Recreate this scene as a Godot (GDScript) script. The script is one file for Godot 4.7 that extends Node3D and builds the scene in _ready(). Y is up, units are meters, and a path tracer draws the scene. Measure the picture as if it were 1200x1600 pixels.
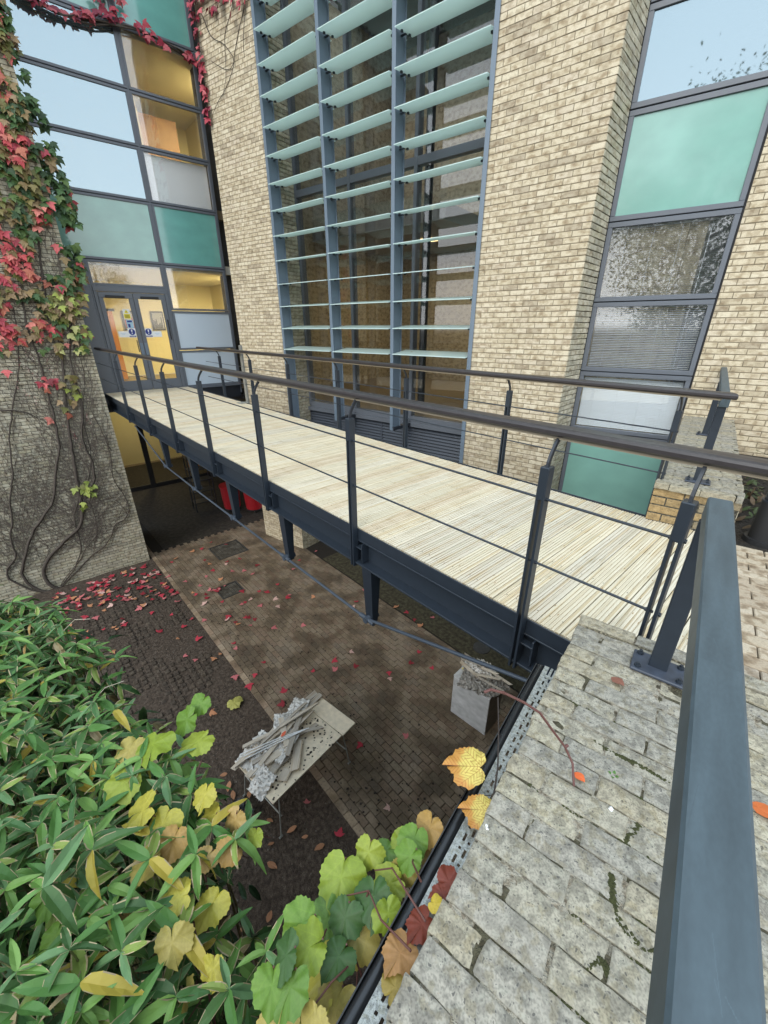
extends Node3D
# Footbridge over a sunken courtyard between brick university buildings, overcast autumn day.
# World: y up, metres, bridge deck top at y = 0, courtyard floor at y = G, eye at (0, 1.53, 0).
const G := -4.4
const EYE := Vector3(0, 1.53, 0)
const PITCH := -24.41
const FOV := 103.2
var rng := RandomNumberGenerator.new()
var counts := {}
var M := {}
var cam_inv: Transform3D

# local frames, all y up; x runs along the wall to the right as seen from outside, z points outwards
var FB := frame(Vector3(-0.284, 0, -3.107), -47.9)    # bridge: x towards the near end, z towards the near side
var FW := frame(Vector3(0, 0, 0), -37.2)              # parapet: x across it, -z along it towards the building
var FL := frame(Vector3(-2.371, 0, -10.42), -38.1)    # louvred bay and the pier to its right
var FP := frame(Vector3(-2.371, 0, -10.42), -34.5)    # pier left of the louvres
var FT := frame(Vector3(3.174, 0, -6.9), -33.8)       # window tower on the right
var FD := frame(Vector3(-5.71, 0, -12.05), 39.6)      # glazed entrance front
var FI := frame(Vector3(-6.58, 0, -9.84), 39.6)       # ivy wall

func frame(o: Vector3, deg: float) -> Transform3D:
	return Transform3D(Basis(Vector3.UP, deg_to_rad(deg)), o)

func at(p: Vector3) -> Transform3D:
	return Transform3D(Basis.IDENTITY, p)

func rx(p: Vector3, e: Vector3) -> Transform3D:
	return Transform3D(Basis.from_euler(e), p)

# ---------------------------------------------------------------- mesh builder
class MB:
	var v := PackedVector3Array()
	var n := PackedVector3Array()
	var c := PackedColorArray()
	var u := PackedVector2Array()
	var col := Color.WHITE

	func tri(a: Vector3, b: Vector3, d: Vector3) -> void:
		var nn := (d - a).cross(b - a).normalized()
		trin(a, b, d, nn, nn, nn)

	func trin(a: Vector3, b: Vector3, d: Vector3, na: Vector3, nb: Vector3, nd: Vector3) -> void:
		v.append(a); v.append(b); v.append(d)
		n.append(na); n.append(nb); n.append(nd)
		for i in 3:
			c.append(col)
		u.append(Vector2(a.x, a.z)); u.append(Vector2(b.x, b.z)); u.append(Vector2(d.x, d.z))

	func quad(a: Vector3, b: Vector3, d: Vector3, e: Vector3) -> void:   # clockwise seen from the front
		tri(a, b, d)
		tri(a, d, e)

	func quaduv(a: Vector3, b: Vector3, d: Vector3, e: Vector3) -> void:
		var k := u.size()
		quad(a, b, d, e)
		var w := [Vector2(0, 0), Vector2(1, 0), Vector2(1, 1), Vector2(0, 0), Vector2(1, 1), Vector2(0, 1)]
		for i in 6:
			u[k + i] = w[i]

	func hull8(p: Array) -> void:   # p: 0..3 bottom ring, 4..7 top ring, counter-clockwise from above
		quad(p[4], p[7], p[6], p[5])
		quad(p[0], p[1], p[2], p[3])
		for i in 4:
			var j := (i + 1) % 4
			quad(p[j], p[i], p[i + 4], p[j + 4])

	func box(t: Transform3D, s: Vector3) -> void:
		var h := s * 0.5
		var p := []
		for y in [-h.y, h.y]:
			p.append(t * Vector3(-h.x, y, h.z)); p.append(t * Vector3(h.x, y, h.z))
			p.append(t * Vector3(h.x, y, -h.z)); p.append(t * Vector3(-h.x, y, -h.z))
		hull8(p)

	func bx(x0: float, x1: float, y0: float, y1: float, z0: float, z1: float) -> void:
		box(Transform3D(Basis.IDENTITY, Vector3((x0 + x1) / 2, (y0 + y1) / 2, (z0 + z1) / 2)), Vector3(absf(x1 - x0), absf(y1 - y0), absf(z1 - z0)))

	func cbox(t: Transform3D, s: Vector3, ch: float) -> void:   # box with chamfered edges
		var h := s * 0.5
		var cc := minf(ch, minf(h.x, minf(h.y, h.z)) * 0.9)
		var P := func(sx: float, sy: float, sz: float, ax: int) -> Vector3:
			var q := Vector3(sx * (h.x - cc), sy * (h.y - cc), sz * (h.z - cc))
			if ax == 0: q.x = sx * h.x
			if ax == 1: q.y = sy * h.y
			if ax == 2: q.z = sz * h.z
			return t * q
		for s1 in [-1.0, 1.0]:
			fq(P.call(s1, -1, -1, 0), P.call(s1, 1, -1, 0), P.call(s1, 1, 1, 0), P.call(s1, -1, 1, 0), t.basis.x * s1)
			fq(P.call(-1, s1, -1, 1), P.call(1, s1, -1, 1), P.call(1, s1, 1, 1), P.call(-1, s1, 1, 1), t.basis.y * s1)
			fq(P.call(-1, -1, s1, 2), P.call(1, -1, s1, 2), P.call(1, 1, s1, 2), P.call(-1, 1, s1, 2), t.basis.z * s1)
			for s2 in [-1.0, 1.0]:
				fq(P.call(s1, s2, -1, 0), P.call(s1, s2, 1, 0), P.call(s1, s2, 1, 1), P.call(s1, s2, -1, 1), t.basis.x * s1 + t.basis.y * s2)
				fq(P.call(s1, -1, s2, 0), P.call(s1, 1, s2, 0), P.call(s1, 1, s2, 2), P.call(s1, -1, s2, 2), t.basis.x * s1 + t.basis.z * s2)
				fq(P.call(-1, s1, s2, 1), P.call(1, s1, s2, 1), P.call(1, s1, s2, 2), P.call(-1, s1, s2, 2), t.basis.y * s1 + t.basis.z * s2)
				for s3 in [-1.0, 1.0]:
					ft(P.call(s1, s2, s3, 0), P.call(s1, s2, s3, 1), P.call(s1, s2, s3, 2), t.basis.x * s1 + t.basis.y * s2 + t.basis.z * s3)

	func ft(a: Vector3, b: Vector3, d: Vector3, out: Vector3) -> void:   # triangle facing out
		if (d - a).cross(b - a).dot(out) >= 0.0:
			tri(a, b, d)
		else:
			tri(a, d, b)

	func fq(a: Vector3, b: Vector3, d: Vector3, e: Vector3, out: Vector3) -> void:
		if (d - a).cross(b - a).dot(out) >= 0.0:
			quad(a, b, d, e)
		else:
			quad(a, e, d, b)

	func extrude(prof: PackedVector2Array, t: Transform3D, z0: float, z1: float, caps := true) -> void:   # profile in xy (counter-clockwise), along z
		var k := prof.size()
		for i in k:
			var a := prof[i]
			var b := prof[(i + 1) % k]
			var o := t.basis * Vector3(b.y - a.y, a.x - b.x, 0)
			fq(t * Vector3(a.x, a.y, z0), t * Vector3(b.x, b.y, z0), t * Vector3(b.x, b.y, z1), t * Vector3(a.x, a.y, z1), o)
		if caps:
			var ix := Geometry2D.triangulate_polygon(prof)
			for q in range(0, ix.size(), 3):
				var p0 := prof[ix[q]]
				var p1 := prof[ix[q + 1]]
				var p2 := prof[ix[q + 2]]
				ft(t * Vector3(p0.x, p0.y, z0), t * Vector3(p1.x, p1.y, z0), t * Vector3(p2.x, p2.y, z0), -t.basis.z)
				ft(t * Vector3(p0.x, p0.y, z1), t * Vector3(p1.x, p1.y, z1), t * Vector3(p2.x, p2.y, z1), t.basis.z)

	func tube(pts: Array, r0: float, r1: float, sides := 6, caps := true) -> void:
		var rings := []
		var nrm := []
		var up := Vector3(0.31, 0.9, 0.22).normalized()
		for i in pts.size():
			var d: Vector3 = (pts[mini(i + 1, pts.size() - 1)] - pts[maxi(i - 1, 0)]).normalized()
			if absf(d.dot(up)) > 0.97:
				up = Vector3(0.9, 0.1, 0.4).normalized()
			var a := d.cross(up).normalized()
			var b := a.cross(d).normalized()
			up = b
			var r := lerpf(r0, r1, float(i) / maxf(1.0, pts.size() - 1))
			var ring := []
			var rn := []
			for s in sides:
				var w := TAU * s / sides
				var o := a * cos(w) + b * sin(w)
				ring.append(pts[i] + o * r)
				rn.append(o)
			rings.append(ring)
			nrm.append(rn)
		for i in pts.size() - 1:
			for s in sides:
				var s2 := (s + 1) % sides
				var a: Vector3 = rings[i][s]
				var b: Vector3 = rings[i][s2]
				var d: Vector3 = rings[i + 1][s2]
				var e: Vector3 = rings[i + 1][s]
				var out: Vector3 = nrm[i][s] + nrm[i][s2]
				if (d - a).cross(b - a).dot(out) >= 0.0:
					trin(a, b, d, nrm[i][s], nrm[i][s2], nrm[i + 1][s2])
					trin(a, d, e, nrm[i][s], nrm[i + 1][s2], nrm[i + 1][s])
				else:
					trin(a, d, b, nrm[i][s], nrm[i + 1][s2], nrm[i][s2])
					trin(a, e, d, nrm[i][s], nrm[i + 1][s], nrm[i + 1][s2])
		if caps:
			for k in [0, pts.size() - 1]:
				var o: Vector3 = (pts[0] - pts[1]) if k == 0 else (pts[k] - pts[k - 1])
				for s in range(1, sides - 1):
					ft(rings[k][0], rings[k][s], rings[k][s + 1], o)

	func disc(t: Transform3D, r: float, sides := 20) -> void:   # facing +z of t
		for s in sides:
			var a := TAU * s / sides
			var b := TAU * (s + 1) / sides
			ft(t.origin, t * Vector3(cos(a) * r, sin(a) * r, 0), t * Vector3(cos(b) * r, sin(b) * r, 0), t.basis.z)

	func add(o: MB, t: Transform3D, k := Color.WHITE) -> void:
		for i in o.v.size():
			v.append(t * o.v[i])
			n.append((t.basis * o.n[i]).normalized())
			c.append(o.c[i] * k)
			u.append(o.u[i])

	func mesh() -> ArrayMesh:
		var m := ArrayMesh.new()
		var a := []
		a.resize(Mesh.ARRAY_MAX)
		a[Mesh.ARRAY_VERTEX] = v
		a[Mesh.ARRAY_NORMAL] = n
		a[Mesh.ARRAY_COLOR] = c
		a[Mesh.ARRAY_TEX_UV] = u
		m.add_surface_from_arrays(Mesh.PRIMITIVE_TRIANGLES, a)
		return m

# ---------------------------------------------------------------- scene helpers
func put(node: Node, called: String, parent: Node) -> void:
	var key := str(parent.get_instance_id()) + called
	var k: int = counts.get(key, 0)
	counts[key] = k + 1
	node.name = called if k == 0 else "%s_%03d" % [called, k]
	parent.add_child(node, true)

func thing(called: String, label: String, category: String, t := Transform3D.IDENTITY, group := "") -> Node3D:
	var o := Node3D.new()
	put(o, called, self)
	o.transform = t
	tag(o, label, category, group)
	return o

func tag(o: Node, label: String, category: String, group := "") -> void:
	o.set_meta("label", label)
	o.set_meta("category", category)
	if group != "":
		o.set_meta("group", group)

func part(parent: Node, called: String, m: Variant, material: Material, t := Transform3D.IDENTITY) -> MeshInstance3D:
	var o := MeshInstance3D.new()
	o.mesh = m.mesh() if m is MB else m
	o.material_override = material
	o.transform = t
	put(o, called, parent)
	return o

func solo(called: String, m: Variant, material: Material, label: String, category: String, t := Transform3D.IDENTITY, group := "") -> MeshInstance3D:
	var o := part(self, called, m, material, t)
	tag(o, label, category, group)
	return o

func structure(called: String, m: Variant, material: Material, t := Transform3D.IDENTITY) -> MeshInstance3D:
	var o := part(self, called, m, material, t)
	o.set_meta("kind", "structure")
	return o

func boxpart(parent: Node, called: String, material: Material, x0: float, x1: float, y0: float, y1: float, z0: float, z1: float) -> MeshInstance3D:
	var b := MB.new()
	b.bx(x0, x1, y0, y1, z0, z1)
	return part(parent, called, b, material)

func copy(o: Node3D, label := "", t := Transform3D.IDENTITY) -> Node3D:
	var d: Node3D = o.duplicate()
	var base := String(o.name).trim_suffix("_" + String(o.name).get_slice("_", String(o.name).get_slice_count("_") - 1)) if String(o.name).right(3).is_valid_int() else String(o.name)
	put(d, base, self)
	d.transform = t
	if label != "":
		d.set_meta("label", label)
	return d

func screen(p: Vector3) -> Vector3:   # x, y in half-frames, z = depth
	var q := cam_inv * p
	var k := tan(deg_to_rad(FOV / 2))
	var d := maxf(-q.z, 0.01)
	return Vector3(q.x / d / k / 0.75, q.y / d / k, -q.z)

func R(a: float, b: float) -> float:
	return rng.randf_range(a, b)

func pick(a: Array) -> Variant:
	return a[rng.randi() % a.size()]

# ---------------------------------------------------------------- materials
func mat(col: Color, rough := 0.8, tex: Texture2D = null, scale := Vector3.ONE, opt := {}) -> StandardMaterial3D:   # col: linear real-world base colour
	var m := StandardMaterial3D.new()
	m.albedo_color = col.linear_to_srgb()
	m.roughness = rough
	m.vertex_color_use_as_albedo = true
	if tex:
		m.albedo_texture = tex
	if tex or opt.has("bump"):
		m.uv1_triplanar = not opt.has("uv")
		m.uv1_world_triplanar = opt.get("world", true)
		m.uv1_scale = scale
		m.uv1_offset = opt.get("offset", Vector3.ZERO)
	if opt.has("bump"):
		m.heightmap_enabled = true
		m.heightmap_texture = opt.bump
		m.heightmap_scale = opt.get("depth", 0.3)
	if opt.has("metal"):
		m.metallic = opt.metal
	if opt.has("back"):
		m.backlight_enabled = true
		m.backlight = Color(opt.back, opt.back, opt.back)
	if opt.has("spec"):
		m.metallic_specular = opt.spec
	if opt.has("coat"):
		m.clearcoat_enabled = true
		m.clearcoat = opt.coat
		m.clearcoat_roughness = 0.25
	return m

func pane(tint: Color, alpha: float, metal := 0.0, rough := 0.02) -> StandardMaterial3D:
	var m := StandardMaterial3D.new()
	var s := tint.linear_to_srgb()
	m.albedo_color = Color(s.r, s.g, s.b, alpha)
	m.transparency = BaseMaterial3D.TRANSPARENCY_ALPHA
	m.roughness = rough
	m.metallic = metal
	m.metallic_specular = 0.7
	return m

func noise(freq: float, s: int, oct := 4, kind := FastNoiseLite.TYPE_SIMPLEX_SMOOTH) -> FastNoiseLite:
	var f := FastNoiseLite.new()
	f.seed = s
	f.frequency = freq
	f.fractal_octaves = oct
	f.noise_type = kind
	return f

func gray(f: FastNoiseLite, w: int, h: int) -> PackedByteArray:
	var im := f.get_seamless_image(w, h)
	im.convert(Image.FORMAT_L8)
	return im.get_data()

func ramp(x: float, stops: Array) -> Color:   # stops: [[position, colour], ...]
	var last: Color = stops[0][1]
	var lp: float = stops[0][0]
	for s in stops:
		if x < s[0]:
			return last.lerp(s[1], clampf((x - lp) / maxf(s[0] - lp, 0.0001), 0, 1))
		last = s[1]
		lp = s[0]
	return last

func two_noise(size: int, fa: FastNoiseLite, fb: FastNoiseLite, sa: Array, sb: Array) -> ImageTexture:   # product of two ramps, sRGB
	var a := gray(fa, size, size)
	var b := gray(fb, size, size)
	var ra := []
	var rb := []
	for i in 256:
		ra.append(ramp(i / 255.0, sa))
		rb.append(ramp(i / 255.0, sb))
	var out := PackedByteArray()
	out.resize(size * size * 3)
	for i in size * size:
		var x: Color = ra[a[i]]
		var y: Color = rb[b[i]]
		out[i * 3] = int(clampf(x.r * y.r, 0, 1) * 255)
		out[i * 3 + 1] = int(clampf(x.g * y.g, 0, 1) * 255)
		out[i * 3 + 2] = int(clampf(x.b * y.b, 0, 1) * 255)
	return ImageTexture.create_from_image(Image.create_from_data(size, size, false, Image.FORMAT_RGB8, out))

func ntex(freq: float, s: int, lo: float, hi: float, size := 256, oct := 4) -> NoiseTexture2D:
	var t := NoiseTexture2D.new()
	t.width = size
	t.height = size
	t.seamless = true
	t.noise = noise(freq, s, oct)
	var g := Gradient.new()
	g.set_color(0, Color(lo, lo, lo))
	g.set_color(1, Color(hi, hi, hi))
	t.color_ramp = g
	return t

func g3(x: float) -> Color:
	return Color(x, x, x)

func make_materials() -> void:
	var w := Color.WHITE
	# fired clay: smudges about a brick long and fine grain
	M.t_brick = two_noise(512, noise(0.011, 3, 3), noise(0.09, 4, 4), [[0.0, Color(0.68, 0.63, 0.57)], [0.34, Color(0.84, 0.81, 0.77)], [0.5, Color(0.99, 0.985, 0.97)], [1.0, w]], [[0.0, g3(0.8)], [0.35, g3(0.95)], [0.6, g3(1.0)], [1.0, g3(1.0)]])
	M.t_fine = ntex(0.06, 9, 0.0, 1.0, 256, 5)
	M.t_faint = ntex(0.02, 12, 0.9, 1.0, 256, 5)
	M.t_soft = ntex(0.012, 10, 0.75, 1.0, 256, 4)
	var bump := {"bump": M.t_fine, "depth": 0.25}
	var tones := [Color(0.59, 0.52, 0.39), Color(0.565, 0.495, 0.365), Color(0.615, 0.545, 0.415), Color(0.54, 0.47, 0.345), Color(0.49, 0.425, 0.31), Color(0.57, 0.5, 0.385), Color(0.43, 0.37, 0.275), Color(0.63, 0.565, 0.435)]
	M.brick_tones = tones
	M.bricks = []
	for t in tones:
		M.bricks.append(mat(t, 0.9, M.t_brick, Vector3(1.6, 1.6, 1.6), bump))
	M.brick_mix = mat(w, 0.9, M.t_brick, Vector3(1.6, 1.6, 1.6), bump)
	M.mortar = mat(Color(0.28, 0.235, 0.16), 0.95, M.t_soft, Vector3(3, 3, 3))
	var base_set := [Color(0.47, 0.44, 0.345), Color(0.42, 0.395, 0.315), Color(0.52, 0.48, 0.375), Color(0.37, 0.35, 0.275), Color(0.45, 0.42, 0.31), Color(0.56, 0.52, 0.41)]
	M.old_tones = base_set
	M.old_bricks = []
	for t in base_set:
		M.old_bricks.append(mat(t, 0.92, M.t_brick, Vector3(1.3, 1.3, 1.3), bump))
	M.old_mortar = mat(Color(0.24, 0.22, 0.165), 0.95, M.t_fine, Vector3(3, 3, 3))
	# lichen-spotted coping brick
	M.t_lichen = lichen(512)
	var cb := [Color(0.37, 0.35, 0.295), Color(0.345, 0.33, 0.285), Color(0.395, 0.37, 0.3), Color(0.32, 0.31, 0.28), Color(0.375, 0.345, 0.275), Color(0.35, 0.335, 0.3)]
	M.cop = []
	for i in cb.size():
		M.cop.append(mat(cb[i], 0.93, M.t_lichen, Vector3(2.3, 2.3, 2.3), {"bump": M.t_fine, "depth": 0.35, "offset": Vector3(0.17 * i, 0.1, 0.31 * i)}))
	M.cop_joint = mat(w, 0.97, M.t_brick, Vector3(7, 7, 7), {"bump": M.t_fine, "depth": 0.8})
	M.cop_mortar = mat(Color(0.48, 0.42, 0.28), 0.95, M.t_fine, Vector3(5, 5, 5), {"bump": M.t_fine, "depth": 0.5})
	M.moss = mat(Color(0.055, 0.06, 0.018), 1.0, M.t_soft, Vector3(9, 9, 9))
	# timber
	M.t_wood = wood(512)
	M.planks = []
	var wt := [Color(0.6, 0.54, 0.41), Color(0.63, 0.57, 0.44), Color(0.58, 0.51, 0.38), Color(0.61, 0.555, 0.44), Color(0.56, 0.51, 0.41), Color(0.63, 0.56, 0.42), Color(0.585, 0.5, 0.37)]
	for i in wt.size():
		M.planks.append(mat(wt[i], 0.78, M.t_wood, Vector3(2.6, 2.6, 0.42), {"world": false, "offset": Vector3(0.29 * i, 0.1, 0.37 * i)}))
	M.old_wood = mat(Color(0.52, 0.46, 0.38), 0.9, M.t_wood, Vector3(3, 3, 0.7), {"world": false})
	M.gray_wood = mat(Color(0.4, 0.36, 0.31), 0.9, M.t_wood, Vector3(3, 3, 0.7), {"world": false})
	M.board = mat(Color(0.8, 0.69, 0.52), 0.8, M.t_faint, Vector3(2, 2, 2))
	# painted steel
	M.steel = mat(Color(0.021, 0.029, 0.041), 0.4, M.t_faint, Vector3(3, 3, 3))
	M.steel_rail = mat(Color(0.066, 0.095, 0.113), 0.5, scuffs(512), Vector3(3.1, 3.1, 1.4), {"world": false})
	M.black_steel = mat(Color(0.018, 0.022, 0.03), 0.4)
	M.rail_cap = mat(Color(0.038, 0.031, 0.032), 0.42, M.t_soft, Vector3(5, 5, 5))
	M.rail_deck_light = mat(Color(0.3, 0.25, 0.18), 0.5)  # deck light reflected under the handrail, put into the colour
	M.alu = mat(Color(0.105, 0.118, 0.14), 0.42)
	M.alu_light = mat(Color(0.125, 0.165, 0.21), 0.38)
	M.dark_gap = mat(Color(0.012, 0.013, 0.016), 0.8)
	M.grille = mat(Color(0.05, 0.06, 0.078), 0.45)
	M.galv = mat(Color(0.4, 0.43, 0.44), 0.45, M.t_lichen, Vector3(6, 6, 6), {"metal": 0.25})
	M.pipe = mat(Color(0.012, 0.013, 0.015), 0.3)
	# glass
	M.clear = pane(Color(0.4, 0.45, 0.45), 0.02, 0.0)
	M.coated = pane(Color(0.29, 0.37, 0.41), 0.02, 0.76)
	M.dark_glass = pane(Color(0.05, 0.055, 0.05), 0.1, 0.0)
	M.half_coated = pane(Color(0.32, 0.38, 0.45), 0.02, 0.5)
	M.frosted = mat(Color(0.5, 0.58, 0.66), 0.16, null, Vector3.ONE, {"back": 0.5, "spec": 0.7})
	M.teal = mat(Color(0.215, 0.42, 0.365), 0.07, M.t_faint, Vector3(0.4, 0.4, 0.4), {"spec": 0.62, "coat": 0.35})
	M.teal_dark = mat(Color(0.15, 0.39, 0.355), 0.07, M.t_faint, Vector3(0.4, 0.4, 0.4), {"spec": 0.6, "coat": 0.35})
	M.blade = mat(Color(0.71, 0.82, 0.8), 0.14, null, Vector3.ONE, {"back": 1.0, "spec": 0.6})
	M.blind = mat(Color(0.42, 0.45, 0.48), 0.6)
	# interiors
	M.cream = mat(Color(0.7, 0.64, 0.4), 0.85)
	M.ceiling = mat(Color(0.6, 0.58, 0.52), 0.9)
	M.floor_in = mat(Color(0.2, 0.15, 0.09), 0.35)
	M.orange = mat(Color(0.5, 0.2, 0.035), 0.5)
	M.dark_in = mat(Color(0.05, 0.048, 0.045), 0.7)
	M.gray_in = mat(Color(0.3, 0.29, 0.27), 0.8)
	M.red = mat(Color(0.34, 0.008, 0.014), 0.45)
	M.white = mat(Color(0.75, 0.76, 0.76), 0.6)
	M.blue = mat(Color(0.01, 0.025, 0.2), 0.5)
	M.yellow = mat(Color(0.75, 0.62, 0.02), 0.5)
	M.black = mat(Color(0.015, 0.015, 0.016), 0.6)
	M.pale_blue = mat(Color(0.33, 0.5, 0.62), 0.5)
	var lamp := StandardMaterial3D.new()
	lamp.albedo_color = Color(0.9, 0.88, 0.8)
	lamp.emission_enabled = true
	lamp.emission = Color(1.0, 0.88, 0.62)
	lamp.emission_energy_multiplier = 2.0
	M.lamp = lamp
	# ground
	M.t_soil = two_noise(512, noise(0.02, 21, 4), noise(0.16, 22, 3), [[0.0, Color(0.5, 0.46, 0.42)], [0.5, Color(0.78, 0.74, 0.7)], [1.0, w]], [[0.0, g3(0.35)], [0.45, g3(0.7)], [0.72, g3(0.85)], [0.8, g3(1.0)], [1.0, g3(1.0)]])
	M.soil = mat(Color(0.19, 0.148, 0.115), 0.95, M.t_soil, Vector3(1.1, 1.1, 1.1), {"bump": M.t_fine, "depth": 1.5})
	M.earth = mat(Color(0.055, 0.043, 0.03), 0.97, M.t_soil, Vector3(1.5, 1.5, 1.5), {"bump": M.t_fine, "depth": 1.5})
	var pv := [Color(0.21, 0.165, 0.118), Color(0.18, 0.142, 0.106), Color(0.235, 0.184, 0.135), Color(0.195, 0.145, 0.105), Color(0.22, 0.18, 0.132)]
	M.paver_tones = pv
	M.t_paver = two_noise(512, noise(0.006, 31, 5), noise(0.1, 32, 4), [[0.0, Color(0.66, 0.63, 0.59)], [0.36, Color(0.8, 0.77, 0.72)], [0.6, Color(0.97, 0.95, 0.92)], [1.0, w]], [[0.0, g3(0.72)], [0.4, g3(0.95)], [1.0, w]])
	M.pavers = []
	for t in pv:
		M.pavers.append(mat(t, 0.8, M.t_paver, Vector3(0.42, 0.42, 0.42), bump))
	M.paver_mix = mat(w, 0.8, M.t_paver, Vector3(0.42, 0.42, 0.42), bump)
	M.sett_mix = mat(w, 0.9, M.t_soil, Vector3(1, 1, 1), bump)
	M.terrace_tones = [Color(0.42, 0.35, 0.26), Color(0.38, 0.31, 0.23), Color(0.46, 0.39, 0.3), Color(0.36, 0.31, 0.25)]
	M.terrace = []
	for t in M.terrace_tones:
		M.terrace.append(mat(t, 0.9, M.t_brick, Vector3(1.6, 1.6, 1.6), bump))
	# leaves
	M.leaf = mat(w, 0.5, null, Vector3.ONE, {"back": 0.36, "spec": 0.4})
	M.leaf_vine = mat(w, 0.55, vein_tex(false), Vector3.ONE, {"uv": true, "back": 0.5})
	M.leaf_spot = mat(w, 0.6, vein_tex(true), Vector3.ONE, {"uv": true, "back": 0.4})
	M.dry = mat(w, 0.75, null, Vector3.ONE, {"back": 0.25})
	M.bark = mat(Color(0.085, 0.068, 0.055), 0.95, M.t_soft, Vector3(8, 8, 8))
	M.red_bark = mat(Color(0.11, 0.042, 0.034), 0.6)
	M.green_stem = mat(Color(0.11, 0.12, 0.04), 0.6)
	var film := mat(Color(0.76, 0.73, 0.68), 0.32, M.t_faint, Vector3(4, 4, 4), {"back": 0.5, "spec": 0.6})
	M.film = film
	M.rubble = mat(Color(0.3, 0.27, 0.23), 0.95, M.t_soil, Vector3(4, 4, 4))

func lichen(size: int) -> ImageTexture:
	var a := gray(noise(0.018, 41, 4), size, size)
	var b := gray(noise(0.055, 42, 2), size, size)
	var d := gray(noise(0.11, 43, 3), size, size)
	var e := gray(noise(0.035, 44, 3), size, size)
	var out := PackedByteArray()
	out.resize(size * size * 3)
	for i in size * size:
		var k := 0.8 + 0.2 * smoothstep(0.25, 0.65, a[i] / 255.0)
		var c := Color(k, k * 0.985, k * 0.95)
		var pale := smoothstep(0.6, 0.75, e[i] / 255.0)
		c = c.lerp(Color(1.0, 1.0, 0.96), pale * 0.6)
		var stain := smoothstep(0.56, 0.72, a[(i * 7 + 1000) % (size * size)] / 255.0 * 0.0 + a[(i + size * 200) % (size * size)] / 255.0)
		c = c.lerp(Color(0.76, 0.71, 0.58), stain * 0.35)
		var spot := smoothstep(0.735, 0.8, b[i] / 255.0 * 0.85 + d[i] / 255.0 * 0.15)
		c = c.lerp(Color(0.42, 0.42, 0.43), spot * 0.7)
		var fine := 0.84 + 0.16 * smoothstep(0.2, 0.6, d[i] / 255.0)
		out[i * 3] = int(clampf(c.r * fine, 0, 1) * 255)
		out[i * 3 + 1] = int(clampf(c.g * fine, 0, 1) * 255)
		out[i * 3 + 2] = int(clampf(c.b * fine, 0, 1) * 255)
	return ImageTexture.create_from_image(Image.create_from_data(size, size, false, Image.FORMAT_RGB8, out))

func scuffs(size: int) -> ImageTexture:   # faint water marks, scratches and specks on painted steel
	var a := gray(noise(0.015, 46, 4), size, size)
	var d := gray(noise(0.09, 47, 3), size, size)
	var im := Image.create(size, size, false, Image.FORMAT_RGB8)
	for y in size:
		for x in size:
			var k := 0.76 + 0.18 * a[((y / 3) * size + x)] / 255.0 + 0.07 * d[y * size + x] / 255.0
			im.set_pixel(x, y, Color(k, k, k))
	var r := RandomNumberGenerator.new()
	r.seed = 8
	for q in 46:
		var p := Vector2(r.randf() * size, r.randf() * size)
		var dr := Vector2(r.randfn(0, 0.5), r.randfn(0, 1.0)).normalized()
		var n := r.randi_range(5, 46)
		var sh := r.randf_range(-0.12, 0.16)
		for i in n:
			var u := Vector2i(posmod(int(p.x + dr.x * i), size), posmod(int(p.y + dr.y * i), size))
			im.set_pixelv(u, im.get_pixelv(u) * (1.0 + sh))
	for q in 26:
		im.set_pixel(r.randi_range(1, size - 2), r.randi_range(1, size - 2), Color(1, 1, 1))
	return ImageTexture.create_from_image(im)

func wood(size: int) -> ImageTexture:   # grain along the second axis
	var f := noise(0.02, 51, 3)
	var g := noise(0.09, 52, 2)
	var k := noise(0.02, 53, 2)
	var out := PackedByteArray()
	out.resize(size * size * 3)
	for y in size:
		for x in size:
			var i := y * size + x
			# wrapped coordinates so that the board repeats without a seam
			var ax := cos(TAU * x / size) * size / TAU
			var bx := sin(TAU * x / size) * size / TAU
			var ay := sin(TAU * y / size) * 14.0
			var n := f.get_noise_3d(ax * 1.5, bx * 1.5, ay * 1.2)
			var m := g.get_noise_3d(ax * 2.0, bx * 2.0, ay * 0.7)
			var s := k.get_noise_3d(ax * 0.5, bx * 0.5, ay * 3.0)
			var c := Color(1, 1, 1).lerp(Color(0.9, 0.85, 0.77), smoothstep(0.0, 0.5, n))
			c = c.lerp(Color(0.74, 0.67, 0.56), smoothstep(0.15, 0.5, m) * 0.4)
			c = c.lerp(Color(0.78, 0.77, 0.72), smoothstep(0.2, 0.55, s) * 0.4)
			out[i * 3] = int(c.r * 255)
			out[i * 3 + 1] = int(c.g * 255)
			out[i * 3 + 2] = int(c.b * 255)
	# knots
	var r := RandomNumberGenerator.new()
	r.seed = 5
	for q in 16:
		var cx := r.randi_range(6, size - 7)
		var cy := r.randi_range(6, size - 7)
		for dy in range(-3, 4):
			for dx in range(-5, 6):
				var dd := sqrt(dx * dx / 25.0 + dy * dy / 9.0)
				if dd < 1.0:
					var i2 := (cy + dy) * size + cx + dx
					var kk := 0.55 + 0.45 * dd
					out[i2 * 3] = int(out[i2 * 3] * kk)
					out[i2 * 3 + 1] = int(out[i2 * 3 + 1] * kk * 0.9)
					out[i2 * 3 + 2] = int(out[i2 * 3 + 2] * kk * 0.8)
	return ImageTexture.create_from_image(Image.create_from_data(size, size, false, Image.FORMAT_RGB8, out))

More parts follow.
